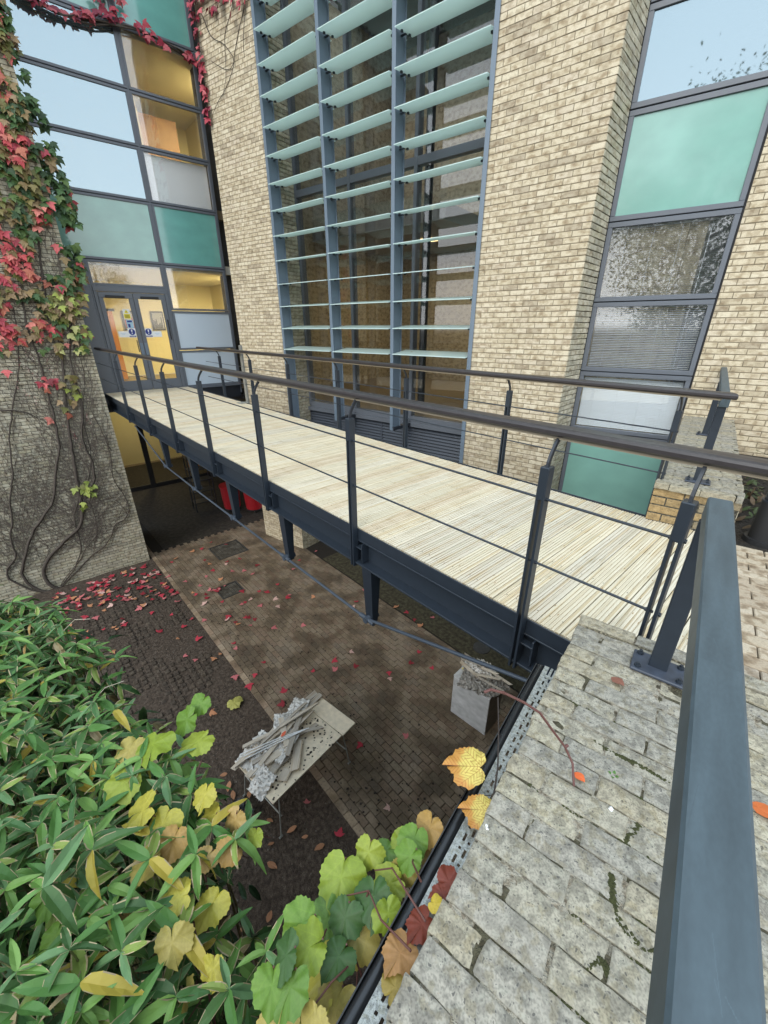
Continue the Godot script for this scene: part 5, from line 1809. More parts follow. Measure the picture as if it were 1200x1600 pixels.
func build_bamboo() -> void:
	var tones := [Color(0.075, 0.175, 0.042), Color(0.1, 0.215, 0.05), Color(0.055, 0.125, 0.035), Color(0.115, 0.235, 0.05), Color(0.11, 0.21, 0.085), Color(0.15, 0.27, 0.065), Color(0.06, 0.145, 0.045), Color(0.21, 0.28, 0.065), Color(0.08, 0.18, 0.05), Color(0.042, 0.095, 0.028)]
	var lm := []
	for k in tones.size():
		lm.append(leafed(bamboo_leaf([0.1, 0.28, 0.45, 0.2, 0.05, 0.35, 0.5, 0.15, 0.3, 0.6][k], [0, 1, 2, 3, 1, 0, 2, 4, 1, 3][k]), tones[k]).mesh())
	lm.append(leafed(bamboo_leaf(0.3, 1), Color(0.38, 0.3, 0.05)).mesh())
	lm.append(leafed(bamboo_leaf(0.4, 4), Color(0.42, 0.27, 0.09)).mesh())
	lm.append(leafed(bamboo_leaf(0.2, 4), Color(0.3, 0.24, 0.13)).mesh())
	var protos := []
	for k in 7:
		var c := thing("bamboo", "green bamboo shoot with pale edged leaves in the thicket at the lower left", "bamboo", Transform3D.IDENTITY, "bamboo shoots in the thicket")
		var st := MB.new()
		var pts := []
		for i in 9:
			var f := i / 8.0
			pts.append(Vector3(0.12 * sin(k + f * 2.0) * (1 - f), -4.2 * (1 - f) - 0.02, 0.12 * cos(k * 2.0 + f) * (1 - f)))
		st.tube(pts, 0.007, 0.003, 6)
		part(c, "stem", st, M.green_stem)
		for wq in 4:
			var node := Vector3(0, -0.02 - wq * 0.11, 0)
			if wq > 0:
				var aa := k * 1.7 + wq * 2.4
				var e := node + Vector3(cos(aa), 0.5, sin(aa)) * 0.13
				var tb := MB.new()
				tb.tube([node, (node + e) / 2 + Vector3(0, 0.01, 0), e], 0.0025, 0.0018, 4)
				part(c, "branch", tb, M.green_stem)
				node = e
			var n := 6
			var a0 := R(0, TAU)
			for i in n:
				var az := a0 + i * TAU / n * R(0.75, 1.1)
				var el := R(-0.9, 0.45)
				var d := Vector3(cos(az) * cos(el), sin(el), sin(az) * cos(el))
				var kind := rng.randi() % 10
				if rng.randf() < 0.07: kind = 10 + rng.randi() % 3
				part(c, "leaf", lm[kind], M.leaf, along(node, d, Vector3(R(-0.5, 0.5), 1, R(-0.5, 0.5)), R(0.085, 0.17)))
		protos.append(c)
	var poly := PackedVector2Array([Vector2(-4.3, -0.1), Vector2(-3.75, -0.34), Vector2(-2.8, -0.46), Vector2(-2.5, -0.5), Vector2(-2.35, -0.3), Vector2(-1.95, -0.38), Vector2(-1.72, -0.32), Vector2(-1.48, -0.42), Vector2(-1.28, -0.38), Vector2(-1.08, -0.37), Vector2(-0.93, -0.26), Vector2(-0.76, -0.2), Vector2(-0.64, -0.08), Vector2(-0.62, 0.15), Vector2(-0.7, 0.45), Vector2(-1.3, 0.62), Vector2(-2.2, 0.6), Vector2(-3.4, 0.35)])
	var spots := []
	var tries := 0
	while spots.size() < 185 and tries < 20000:
		tries += 1
		var p := Vector2(R(-4.3, -0.6), R(-0.65, 0.65))
		if not inside(p, poly):
			continue
		var ok := true
		for q in spots:
			if (q as Vector2).distance_to(p) < 0.076:
				ok = false
		if ok:
			spots.append(p)
	for i in spots.size():
		var p: Vector2 = spots[i]
		var y := -0.34 + 0.2 * smoothstep(-0.55, 0.35, p.y) + R(-0.2, 0.08)
		var s := (1.53 - y) / 1.83
		var t := FW * Transform3D(Basis(Vector3.UP, R(0, TAU)).scaled(Vector3.ONE * R(0.85, 1.12)), Vector3(p.x * s, y, p.y * s))
		var zone := "nearest the ivy wall" if p.x < -2.6 else ("in the middle of the thicket" if p.x < -1.6 else ("beside the yellow vine leaves" if p.y < 0.1 else "at the lower edge"))
		if i < 7:
			protos[i].transform = t
			protos[i].set_meta("label", "green bamboo shoot with pale edged leaves " + zone)
		else:
			copy(protos[i % 7], "green bamboo shoot with pale edged leaves " + zone, t)
	# undergrowth leaves below the tips, coloured dark to paint shade into the gaps
	var un := MB.new()
	var base_set := [leafed(bamboo_leaf(0.4, 1), Color(1, 1, 1)), leafed(bamboo_leaf(0.15), Color(1, 1, 1))]
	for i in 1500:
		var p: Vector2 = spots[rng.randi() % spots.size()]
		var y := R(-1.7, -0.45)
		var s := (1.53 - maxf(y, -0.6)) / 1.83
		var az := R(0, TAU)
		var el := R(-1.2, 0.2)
		var c: Color = pick([Color(0.025, 0.05, 0.018), Color(0.03, 0.055, 0.018), Color(0.1, 0.075, 0.03), Color(0.02, 0.04, 0.016)])  # greens kept dark as painted shade below the shoots
		un.add(base_set[i % 2], along(Vector3(p.x * s + R(-0.12, 0.12), y, p.y * s + R(-0.12, 0.12)), Vector3(cos(az) * cos(el), sin(el), sin(az) * cos(el)), Vector3(R(-0.4, 0.4), 1, R(-0.4, 0.4)), R(0.12, 0.2)), c)
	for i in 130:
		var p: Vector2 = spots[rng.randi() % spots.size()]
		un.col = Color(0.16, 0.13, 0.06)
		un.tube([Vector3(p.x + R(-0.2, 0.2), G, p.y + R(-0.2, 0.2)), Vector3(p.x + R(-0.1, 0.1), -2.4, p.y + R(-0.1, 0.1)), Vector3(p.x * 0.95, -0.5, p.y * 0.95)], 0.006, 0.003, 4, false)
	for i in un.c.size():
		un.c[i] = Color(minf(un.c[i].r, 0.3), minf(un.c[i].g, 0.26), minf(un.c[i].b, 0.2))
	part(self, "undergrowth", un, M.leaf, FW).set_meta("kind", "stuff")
	# fallen dry stalks standing out of the thicket edge
	var ds := MB.new()
	for q in [[-2.9, -0.4, -0.25, -2.65, -0.5, -0.1], [-2.3, -0.3, -0.4, -2.15, -0.45, -0.25]]:
		ds.tube([Vector3(q[0], q[2], q[1]), Vector3((q[0] + q[3]) / 2, (q[2] + q[5]) / 2 + 0.04, (q[1] + q[4]) / 2), Vector3(q[3], q[5], q[4])], 0.0025, 0.0012, 5)
	part(self, "dry_stalks", ds, M.old_wood, FW).set_meta("kind", "stuff")

func vine_leaves(parent: Node3D, list: Array, y0: float, dy: float, s: float, plane: float) -> void:
	var col := {"yg": [Color(0.25, 0.33, 0.035), Color(0.3, 0.36, 0.04)], "g": [Color(0.115, 0.23, 0.035), Color(0.14, 0.26, 0.03)], "dg": [Color(0.045, 0.11, 0.025)], "y": [Color(0.5, 0.44, 0.07), Color(0.44, 0.36, 0.1)], "o": [Color(0.5, 0.33, 0.12), Color(0.45, 0.27, 0.08)], "red": [Color(0.2, 0.035, 0.02), Color(0.26, 0.05, 0.025)], "brown": [Color(0.3, 0.15, 0.06), Color(0.13, 0.035, 0.02)], "ob": [Color(0.3, 0.21, 0.05)], "spot": [Color(0.78, 0.66, 0.14)]}
	for i in list.size():
		var e: Array = list[i]
		var y := y0 + R(-dy, dy)
		var k := (1.53 - y) / (1.53 - plane)
		var p := Vector3(e[0] * k, y, -e[1] * k)
		var b := MB.new()
		b.add(vine_leaf(i), Transform3D.IDENTITY, pick(col[e[3]]))
		for j in b.v.size():
			b.v[j].z += sin(b.v[j].x * 6.0 + i) * 0.03 + sin(b.v[j].y * 5.0 + i * 1.7) * 0.03
		var t := along(p, Vector3(R(-0.6, 0.6), R(-0.5, 0.05), R(0.2, 1.0)), Vector3(R(-0.25, 0.25), 1, R(0.0, 0.5)), e[2] * s)
		t.origin -= t.basis.y * 0.4
		part(parent, "leaf", b, M.leaf_spot if e[3] == "spot" else M.leaf_vine, t)
		if rng.randf() < 0.75:
			var sb := MB.new()
			sb.tube([t.origin, t.origin + Vector3(R(-0.02, 0.02), -0.05, R(-0.03, 0.03)), t.origin + Vector3(R(-0.05, 0.05), -0.12, R(-0.05, 0.05))], 0.0022, 0.0018, 5)
			part(parent, "leaf_stalk", sb, M.red_bark)

func build_vines() -> void:
	var v := thing("vine", "yellow and green vine with broad leaves hanging beside the cable tray", "vine", FW)
	vine_leaves(v, [[-0.43, 0.38, 0.056, "yg"], [-0.41, 0.3, 0.045, "g"], [-0.45, 0.26, 0.042, "g"], [-0.33, 0.32, 0.05, "y"], [-0.35, 0.23, 0.053, "y"], [-0.41, 0.24, 0.044, "yg"], [-0.39, 0.17, 0.042, "g"], [-0.29, 0.21, 0.05, "y"], [-0.42, 0.15, 0.038, "g"], [-0.34, 0.4, 0.046, "dg"], [-0.33, 0.45, 0.04, "yg"], [-0.34, 0.54, 0.042, "yg"], [-0.31, 0.62, 0.04, "o"], [-0.33, 0.57, 0.038, "g"], [-0.31, 0.49, 0.036, "y"], [-0.41, 0.47, 0.037, "yg"], [-0.31, 0.17, 0.032, "y"], [-0.29, 0.4, 0.034, "yg"], [-0.34, 0.27, 0.036, "dg"], [-0.34, 0.14, 0.038, "yg"], [-0.31, 0.57, 0.033, "o"], [-0.38, 0.5, 0.033, "g"], [-0.37, 0.33, 0.04, "dg"], [-0.44, 0.2, 0.036, "dg"], [-0.32, 0.53, 0.034, "g"], [-0.37, 0.12, 0.04, "y"]], 0.18, 0.07, 2.25, 0.22)
	var cb := MB.new()
	for q in [[[-0.2, 0.3, -0.36], [-0.29, 0.27, -0.37], [-0.36, 0.22, -0.41], [-0.42, 0.18, -0.37]], [[-0.2, 0.3, -0.42], [-0.27, 0.3, -0.44], [-0.33, 0.26, -0.47], [-0.38, 0.2, -0.46]], [[-0.28, 0.1, -0.3], [-0.32, 0.16, -0.31], [-0.33, 0.2, -0.24], [-0.34, 0.19, -0.18]], [[-0.25, 0.29, -0.48], [-0.3, 0.24, -0.52], [-0.33, 0.15, -0.58], [-0.34, -0.4, -0.6]], [[-0.36, 0.22, -0.41], [-0.37, 0.12, -0.38], [-0.38, -0.5, -0.35]]]:
		var p := []
		for w in q:
			p.append(Vector3(w[0], w[1], w[2]))
		cb.tube(p, 0.0027, 0.0018, 6)
	part(v, "cane", cb, M.red_bark)
	var v2 := thing("vine", "vine with large yellow and green leaves growing through the bamboo thicket", "vine", FW)
	vine_leaves(v2, [[-1.49, 0.33, 0.08, "yg"], [-1.43, 0.18, 0.072, "yg"], [-1.5, 0.48, 0.066, "g"], [-1.36, 0.45, 0.07, "yg"], [-1.55, 0.26, 0.065, "y"], [-1.53, 0.57, 0.052, "g"], [-1.27, 0.18, 0.067, "y"], [-1.15, 0.2, 0.066, "y"], [-1.07, 0.2, 0.056, "o"], [-1.13, 0.35, 0.05, "y"], [-1.05, 0.32, 0.054, "y"], [-0.96, 0.37, 0.045, "o"], [-1.09, 0.11, 0.058, "y"], [-0.92, 0.13, 0.05, "y"], [-0.81, 0.18, 0.054, "y"], [-0.82, 0.07, 0.05, "y"], [-0.68, 0.11, 0.04, "y"], [-1.23, -0.12, 0.052, "g"], [-1.11, -0.13, 0.048, "g"], [-1.25, -0.21, 0.055, "dg"], [-0.86, 0.38, 0.034, "yg"], [-0.94, 0.24, 0.042, "o"], [-1.08, -0.22, 0.048, "yg"], [-0.7, 0.04, 0.038, "y"], [-1.0, 0.02, 0.05, "o"], [-0.9, 0.3, 0.045, "o"]], -0.3, 0.06, 2.2, -0.1)
	var c2 := MB.new()
	for q in [[-1.4, 0.35, -1.2, 0.2], [-1.2, 0.3, -0.9, 0.2], [-1.1, 0.2, -0.75, 0.08], [-1.5, 0.5, -1.35, 0.2]]:
		c2.tube([Vector3(q[0], -0.4, -q[1]), Vector3((q[0] + q[2]) / 2, -0.45, -(q[1] + q[3]) / 2), Vector3(q[2], -0.5, -q[3]), Vector3(q[2] + 0.1, -1.2, -q[3] + 0.1)], 0.004, 0.003, 6)
	part(v2, "cane", c2, M.red_bark)
	# single leaves and twigs round the parapet edge
	var f := [["large yellow leaf with red veins held out over the courtyard", -0.285, 0.8, 0.31, 0.118, "spot"], ["narrow yellow leaf with brown veins hanging over the cable tray", -0.205, 0.71, 0.3, 0.088, "spot"], ["dark red shrivelled leaf on the cable tray, nearest the yellow scrap", -0.208, 0.42, 0.268, 0.075, "red"], ["small dark red leaf lying across the cable tray", -0.197, 0.53, 0.27, 0.065, "red"], ["light brown dry leaf bridging the pipe and the cable tray", -0.222, 0.35, 0.275, 0.078, "brown"], ["olive brown leaf under the dry leaf on the tray", -0.2, 0.305, 0.268, 0.06, "ob"], ["tiny yellow leaf on the dark red leaves", -0.2, 0.465, 0.285, 0.036, "y"], ["dark red curled leaf on the tray beside the parapet brick", -0.198, 0.495, 0.272, 0.055, "red"]]
	for e in f:
		var b := MB.new()
		var cc: Color = {"spot": Color(0.7, 0.58, 0.16), "red": Color(0.22, 0.04, 0.022), "brown": Color(0.42, 0.22, 0.09), "ob": Color(0.33, 0.24, 0.05), "y": Color(0.6, 0.45, 0.05)}[e[5]]
		b.add(leaf_shape(1), at(Vector3(0, -0.35, 0)), cc)
		for j in b.v.size():
			b.v[j].z += sin(b.v[j].x * 8.0 + e[1] * 90.0) * 0.06 + 0.3 * b.v[j].x * b.v[j].x
		var hang := 0.0 if e[5] != "spot" else 0.5
		solo("leaf", b, M.leaf_spot if e[5] == "spot" else M.leaf_vine, e[0], "leaf", FW * along(Vector3(e[1], e[3], -e[2]), Vector3(-0.75, -hang * 0.35, 0.35) if e[5] == "spot" else Vector3(R(-1, 1), 0.05, R(-1, 1)), Vector3(-0.1, 1, 0.25), e[4]))
	var tw := MB.new()
	var pts := [Vector3(-0.272, 0.615, -0.815), Vector3(-0.26, 0.62, -0.83), Vector3(-0.23, 0.6, -0.86), Vector3(-0.18, 0.57, -0.89), Vector3(-0.14, 0.53, -0.92), Vector3(-0.1, 0.48, -0.93), Vector3(-0.06, 0.42, -0.95), Vector3(-0.03, 0.385, -0.94), Vector3(-0.01, 0.365, -0.89)]
	tw.tube(pts, 0.0042, 0.0032, 7)
	tw.tube([pts[6], pts[6] + Vector3(0.006, 0.004, -0.008)], 0.005, 0.004, 6)
	tw.tube([pts[2], pts[2] + Vector3(-0.004, 0.006, 0.006)], 0.005, 0.004, 6)
	solo("twig", tw, M.red_bark, "curved red brown cane arching over the tray onto the parapet bricks", "twig", FW)
	var t2 := MB.new()
	t2.tube([Vector3(-0.18, 0.335, -0.74), Vector3(-0.205, 0.34, -0.83), Vector3(-0.25, 0.35, -0.94), Vector3(-0.3, 0.36, -1.05)], 0.003, 0.002, 6)
	t2.tube([Vector3(-0.18, 0.335, -0.745), Vector3(-0.195, 0.31, -0.76), Vector3(-0.215, 0.29, -0.76)], 0.0015, 0.001, 5)
	solo("twig", t2, M.bark_dark, "thin straight dark stem crossing the cable tray beside the yellow leaves", "twig", FW)
	var g := [["brown curled leaf on the parapet beside the rail post plate", 0.018, 1.38, 0.05, Color(0.19, 0.075, 0.05)], ["bright orange red leaf under the end of the curved cane", -0.004, 0.93, 0.034, Color(0.6, 0.12, 0.03)], ["orange brown leaf lying right of the blue rail", 0.41, 1.13, 0.06, Color(0.45, 0.11, 0.025)]]
	for e in g:
		var b := MB.new()
		b.add(leaf_shape(2), at(Vector3(0, -0.5, 0)), e[4])
		for j in b.v.size():
			b.v[j] = Vector3(b.v[j].x * 1.5, b.v[j].y, b.v[j].z + 0.9 * b.v[j].x * b.v[j].x + sin(b.v[j].y * 5.0) * 0.05)
		solo("leaf", b, M.dry, e[0], "leaf", FW * along(Vector3(e[1], 0.362, -e[2]), Vector3(0.9, 0.06, 0.4), Vector3.UP, e[3]))
	var wd := thing("weed", "tiny green weed seedling growing in a parapet joint", "weed", FW * at(Vector3(0.072, 0.348, -1.0)))
	for k in 4:
		var b := MB.new()
		b.add(leaf_shape(2), Transform3D.IDENTITY, Color(0.07, 0.16, 0.03))
		part(wd, "leaf", b, M.leaf, along(Vector3(0, 0.004, 0), Vector3(cos(k * 1.6), 0.5, sin(k * 1.6)), Vector3.UP, 0.016))
	# bird droppings and a pale pebble
	for q in [["white pebble at the courtyard edge of the parapet", -0.163, 0.655, 0.008], ["white bird dropping on the parapet left of the rail", 0.083, 0.9, 0.006], ["small white dropping in the middle of the parapet", 0.062, 0.92, 0.005], ["white scrap on the parapet near the lower frame edge", -0.03, 0.5, 0.005]]:
		var b := MB.new()
		for k in 4:
			blob(b, Vector3(q[1] + R(-0.004, 0.004), 0.349, -q[2] + R(-0.005, 0.005)), q[3], 0.7)
		solo("pebble", b, M.white, q[0], "pebble", FW)

# ---------------------------------------------------------------- things in the courtyard
func sheet(nx: float, nz: float, amp: float, s: int) -> MB:   # crumpled plastic film
	var b := MB.new()
	var f := noise(3.2, s, 3)
	f.fractal_type = FastNoiseLite.FRACTAL_RIDGED
	var n := 26
	var g := []
	for i in n + 1:
		var row := []
		for j in n + 1:
			var x := (i / float(n) - 0.5)
			var z := (j / float(n) - 0.5)
			var edge := 1.0 - 0.5 * absf(x) - 0.5 * absf(z)
			var h := (f.get_noise_2d(x * nx * 2.2, z * nz * 3.2) * 0.5 + 0.5) * amp * edge
			var ox := f.get_noise_2d(z * 3.0 + 9.0, x * 2.0) * 0.09
			var oz := f.get_noise_2d(x * 3.0 - 9.0, z * 2.0) * 0.09
			row.append(Vector3(x * nx + ox * nx, h + 0.008, z * nz + oz * nz))
		g.append(row)
	var nm := func(i: int, j: int) -> Vector3:
		var u: Vector3 = g[mini(i + 1, n)][j] - g[maxi(i - 1, 0)][j]
		var w: Vector3 = g[i][mini(j + 1, n)] - g[i][maxi(j - 1, 0)]
		return w.cross(u).normalized()
	for i in n:
		for j in n:
			b.trin(g[i][j], g[i + 1][j], g[i + 1][j + 1], nm.call(i, j), nm.call(i + 1, j), nm.call(i + 1, j + 1))
			b.trin(g[i][j], g[i + 1][j + 1], g[i][j + 1], nm.call(i, j), nm.call(i + 1, j + 1), nm.call(i, j + 1))
	return b

func stick(ln: float, wd: float, th: float) -> MB:
	var b := MB.new()
	b.cbox(Transform3D.IDENTITY, Vector3(wd, th, ln), 0.002)
	for i in b.v.size():
		var p := b.v[i]
		b.v[i] = p + Vector3(sin(p.x * 60 + p.z * 9) * 0.003, 0, sin(p.x * 90.0) * 0.015 * signf(p.z))
	return b

func build_things() -> void:
	var TF := FB * Transform3D(Basis(Vector3.UP, deg_to_rad(8.5)), Vector3(-1.12, -3.66, 0.21))
	var t := thing("trestle_table", "makeshift table of pale chipboard on thin metal trestle legs, covered in rubbish", "table", TF)
	var b := MB.new()
	b.cbox(rx(Vector3(0, -0.011, 0.14), Vector3(0, 0, 0)), Vector3(0.82, 0.018, 1.16), 0.002)
	part(t, "tabletop", b, M.board)
	var b2 := MB.new()
	b2.cbox(rx(Vector3(0.01, -0.006, -0.575), Vector3(0.01, 0.01, 0)), Vector3(0.83, 0.018, 0.255), 0.002)
	part(t, "tabletop", b2, M.board)
	for q in [[0.36, 0.6], [-0.36, 0.6], [0.36, -0.5], [-0.36, -0.5]]:
		var l := MB.new()
		l.tube([Vector3(q[0], -0.02, q[1]), Vector3(q[0] * 1.12, -0.735, q[1] * 1.14)], 0.009, 0.009, 8)
		l.tube([Vector3(q[0] * 1.12, -0.735, q[1] * 1.14 - 0.02), Vector3(q[0] * 1.12, -0.735, q[1] * 1.14 + 0.03)], 0.014, 0.014, 8)
		part(t, "leg", l, M.galv)
	for zz in [0.6, -0.5]:
		var l := MB.new()
		l.tube([Vector3(-0.39, -0.4, zz * 1.04), Vector3(0.39, -0.4, zz * 1.04)], 0.009, 0.009, 8)
		part(t, "crossbar", l, M.galv)
	solo("plastic_sheet", sheet(0.24, 0.3, 0.07, 306), M.film, "crumpled plastic sheet between the rods and the far end of the table", "plastic sheet", TF * rx(Vector3(-0.3, 0.1, 0.02), Vector3(0.1, 0.9, -0.1)))
	var dirt := MB.new()
	for k in 240:
		dirt.col = [Color(0.12, 0.1, 0.08), Color(0.3, 0.26, 0.21), Color(0.07, 0.06, 0.05)][rng.randi() % 3]
		blob(dirt, Vector3(R(-0.3, 0.36) + 0.08 * sin(k * 0.1), 0.0, R(-0.45, 0.66) + 0.1 * sin(k * 0.7)), R(0.004, 0.022), 0.12)
	part(t, "dirt", dirt, M.sett_mix).set_meta("kind", "stuff")
	# timber offcuts
	var first: Node3D = null
	var specs := [[-0.34, 0.03, 0.0, 1.35, 0.09, 0.02], [-0.27, 0.045, -0.1, 1.2, 0.07, 0.03], [-0.2, 0.06, 0.2, 0.9, 0.1, -0.1], [-0.12, 0.05, 0.35, 0.8, 0.08, 0.12], [-0.05, 0.075, 0.15, 0.95, 0.06, -0.22], [0.04, 0.05, 0.3, 0.5, 0.11, 0.35], [-0.32, 0.08, 0.25, 0.7, 0.06, 0.2], [0.1, 0.06, 0.38, 0.34, 0.09, -0.05], [-0.22, 0.14, 0.42, 0.75, 0.05, -0.08], [-0.3, 0.15, 0.3, 0.6, 0.06, -0.3], [-0.04, 0.15, 0.0, 0.7, 0.07, 0.6], [0.18, 0.055, 0.16, 0.42, 0.12, 0.75], [-0.1, 0.12, -0.1, 0.62, 0.05, 0.1], [-0.38, 0.05, -0.36, 0.65, 0.08, 0.0], [0.26, 0.03, 0.42, 0.16, 0.13, 0.4], [-0.15, 0.16, 0.1, 0.45, 0.08, 1.1], [0.06, 0.13, -0.12, 0.45, 0.05, -0.6], [-0.28, 0.1, 0.62, 0.4, 0.08, 0.1], [-0.1, 0.15, 0.25, 0.7, 0.06, 0.25], [-0.25, 0.17, 0.0, 0.8, 0.045, 0.05], [0.02, 0.12, 0.33, 0.4, 0.1, -0.15], [-0.18, 0.18, -0.2, 0.6, 0.05, -0.15]]
	for i in specs.size():
		var e: Array = specs[i]
		solo("timber_offcut", stick(e[3], e[4], R(0.012, 0.022)), [M.old_wood, M.gray_wood, M.old_wood][i % 3], "grey weathered timber offcut in the heap on the trestle table", "timber offcut", TF * rx(Vector3(e[0], e[1], e[2]), Vector3(R(-0.05, 0.05), e[5], R(-0.25, 0.25))), "timber offcuts on the trestle table")
	solo("plastic_sheet", sheet(0.36, 0.5, 0.07, 301), M.film, "crumpled clear plastic sheet at the near left end of the trestle table", "plastic sheet", TF * rx(Vector3(-0.24, 0.04, 0.45), Vector3(0.05, 0.2, -0.1)))
	solo("plastic_sheet", sheet(0.26, 0.36, 0.06, 302), M.film, "crumpled plastic sheet on the far left corner of the trestle table", "plastic sheet", TF * rx(Vector3(-0.36, 0.05, -0.3), Vector3(0, 0.4, 0.1)))
	solo("plastic_sheet", sheet(0.2, 0.45, 0.05, 303), M.film, "plastic sheet folded between the timber offcuts, middle of the table", "plastic sheet", TF * rx(Vector3(0.0, 0.09, 0.2), Vector3(0, 0.3, 0.15)))
	solo("plastic_sheet", sheet(0.26, 0.3, 0.1, 304), M.film, "plastic scrap hanging at the near corner of the trestle table", "plastic sheet", TF * rx(Vector3(0.12, 0.01, 0.64), Vector3(0.5, 0.1, 0.0)))
	solo("rubbish_bag", sheet(0.3, 0.3, 0.3, 305), M.film_dark, "dark torn plastic bag on the soil under the table corner", "bag", TF * at(Vector3(-0.2, -0.735, 0.9)))
	for k in 3:
		var r := MB.new()
		r.tube([Vector3(-0.32 + k * 0.05, 0.16, 0.66), Vector3(-0.1 + k * 0.03, 0.185, 0.2), Vector3(0.08 - k * 0.02, 0.17, -0.15 + k * 0.05)], 0.006, 0.006, 7)
		solo("white_rod", r, M.white, "thin white plastic rod lying across the timber on the trestle table", "rod", TF, "rods on the trestle table")
	var scrap := MB.new()
	scrap.add(leaf_shape(2), at(Vector3(0, -0.5, 0)), Color(0.6, 0.12, 0.06))
	solo("fallen_leaf", scrap, M.dry, "orange red leaf on top of the rubbish on the trestle table", "leaf", TF * lie(Vector3(-0.1, 0.2, 0.14), 0.1))
	# grey cabinet
	var CF := FB * Transform3D(Basis(Vector3.UP, deg_to_rad(4.0)), Vector3(-0.05, G, -2.46))
	var c := thing("cabinet", "discarded pale grey cabinet standing on the paving, heaped with rubbish", "cabinet", CF)
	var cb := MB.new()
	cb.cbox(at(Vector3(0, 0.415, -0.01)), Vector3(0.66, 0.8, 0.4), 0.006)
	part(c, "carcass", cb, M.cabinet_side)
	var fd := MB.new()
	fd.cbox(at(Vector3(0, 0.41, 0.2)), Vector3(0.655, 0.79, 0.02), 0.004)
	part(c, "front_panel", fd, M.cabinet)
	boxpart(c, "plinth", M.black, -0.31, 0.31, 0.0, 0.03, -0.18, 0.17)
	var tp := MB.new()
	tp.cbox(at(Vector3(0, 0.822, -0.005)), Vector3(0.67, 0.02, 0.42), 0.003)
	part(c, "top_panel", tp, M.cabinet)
	solo("plastic_sheet", sheet(0.5, 0.42, 0.16, 311), M.film_dirty, "dusty crumpled plastic sheet on top of the grey cabinet, at the front", "plastic sheet", CF * rx(Vector3(0.02, 0.83, 0.1), Vector3(0.08, 0.3, 0)))
	solo("plastic_sheet", sheet(0.5, 0.3, 0.2, 312), M.film, "crumpled plastic sheet at the back of the cabinet rubbish heap", "plastic sheet", CF * rx(Vector3(-0.08, 0.84, -0.14), Vector3(-0.1, 0.2, 0.05)))
	solo("plastic_sheet", sheet(0.3, 0.34, 0.14, 313), M.film_dirty, "dirty plastic sheet over the right side of the cabinet top", "plastic sheet", CF * rx(Vector3(0.26, 0.84, -0.04), Vector3(0, -0.3, -0.25)))
	for k in 9:
		solo("timber_offcut", stick(R(0.25, 0.6), R(0.03, 0.07), 0.014), [M.gray_wood, M.old_wood][k % 2], "splintered timber strip in the rubbish on the grey cabinet", "timber offcut", CF * rx(Vector3(R(-0.2, 0.25), 0.93 + k * 0.014, R(-0.14, 0.1)), Vector3(R(-0.2, 0.2), PI / 2 + R(-0.7, 0.7), R(-0.3, 0.3))), "timber strips on the grey cabinet")
	var yw := MB.new()
	blob(yw, Vector3(0, 0, 0), 0.035, 0.8)
	blob(yw, Vector3(0.03, 0.01, 0.02), 0.025, 0.8)
	solo("yellow_scrap", yw, M.yellow, "small yellow scrap on the left corner of the cabinet top", "scrap", CF * at(Vector3(-0.27, 0.87, 0.02)))
	# red tubs and a dark rack under the bridge
	for k in 2:
		var p: Vector3 = [Vector3(1.02, G, -0.75), Vector3(1.6, G, -0.2)][k]
		var tub := thing("red_tub", ["red plastic tub in the shade under the bridge, beside the dark rack", "red plastic tub nearer the brick pier under the bridge"][k], "tub", FD * at(p))
		var m := MB.new()
		m.tube([Vector3(0, 0.1, 0), Vector3(0, 0.16, 0), Vector3(0, 0.5, 0), Vector3(0, 0.95, 0)], 0.26, 0.32, 20)
		m.tube([Vector3(0, 0.9, 0), Vector3(0, 0.96, 0)], 0.345, 0.345, 20)
		part(tub, "body", m, M.red)
		var wb := MB.new()
		for w in 4:
			var a := w * TAU / 4 + 0.4
			wb.tube([Vector3(cos(a) * 0.22 - 0.015, 0.05, sin(a) * 0.22), Vector3(cos(a) * 0.22 + 0.015, 0.05, sin(a) * 0.22)], 0.05, 0.05, 10)
		wb.tube([Vector3(0, 0.07, 0), Vector3(0, 0.12, 0)], 0.27, 0.27, 16)
		part(tub, "castor_base", wb, M.black)
	var rk := thing("rack", "dark metal shelf rack in the shade below the bridge", "rack", FD * at(Vector3(0.3, G, -1.5)))
	for k in 5:
		boxpart(rk, "shelf", M.black_steel, -0.35, 0.35, 0.3 + k * 0.4, 0.33 + k * 0.4, -0.2, 0.2)
	for q in [[-0.35, -0.2], [0.35, -0.2], [-0.35, 0.2], [0.35, 0.2]]:
		boxpart(rk, "upright", M.black_steel, q[0] - 0.015, q[0] + 0.015, 0.0, 2.0, q[1] - 0.012, q[1] + 0.012)
	# bollard and yew on the terrace
	var bo := thing("bollard", "black round bollard in the planting beyond the blue rail", "bollard", FW * at(Vector3(0.69, -0.055, -4.16)))
	var bm := MB.new()
	bm.tube([Vector3(0, 0, 0), Vector3(0, 0.35, 0)], 0.1, 0.1, 24)
	bm.tube([Vector3(0, 0, 0), Vector3(0, 0.04, 0)], 0.13, 0.125, 24)
	part(bo, "base", bm, M.black)
	var bm2 := MB.new()
	bm2.tube([Vector3(0, 0.35, 0), Vector3(0, 0.362, 0)], 0.104, 0.104, 24)
	bm2.tube([Vector3(0, 0.362, 0), Vector3(0, 0.95, 0)], 0.088, 0.088, 24)
	part(bo, "shaft", bm2, M.black_steel)
	var yt := thing("yew", "dark green conifer shrub in front of the brick wall at the right edge", "shrub", FW * at(Vector3(0.95, -0.05, -5.1)))
	var sm := MB.new()
	sm.tube([Vector3(0, 0, 0), Vector3(0.03, 0.7, 0.02), Vector3(0, 1.3, 0)], 0.03, 0.01, 8)
	part(yt, "stem", sm, M.bark)
	var nd := MB.new()
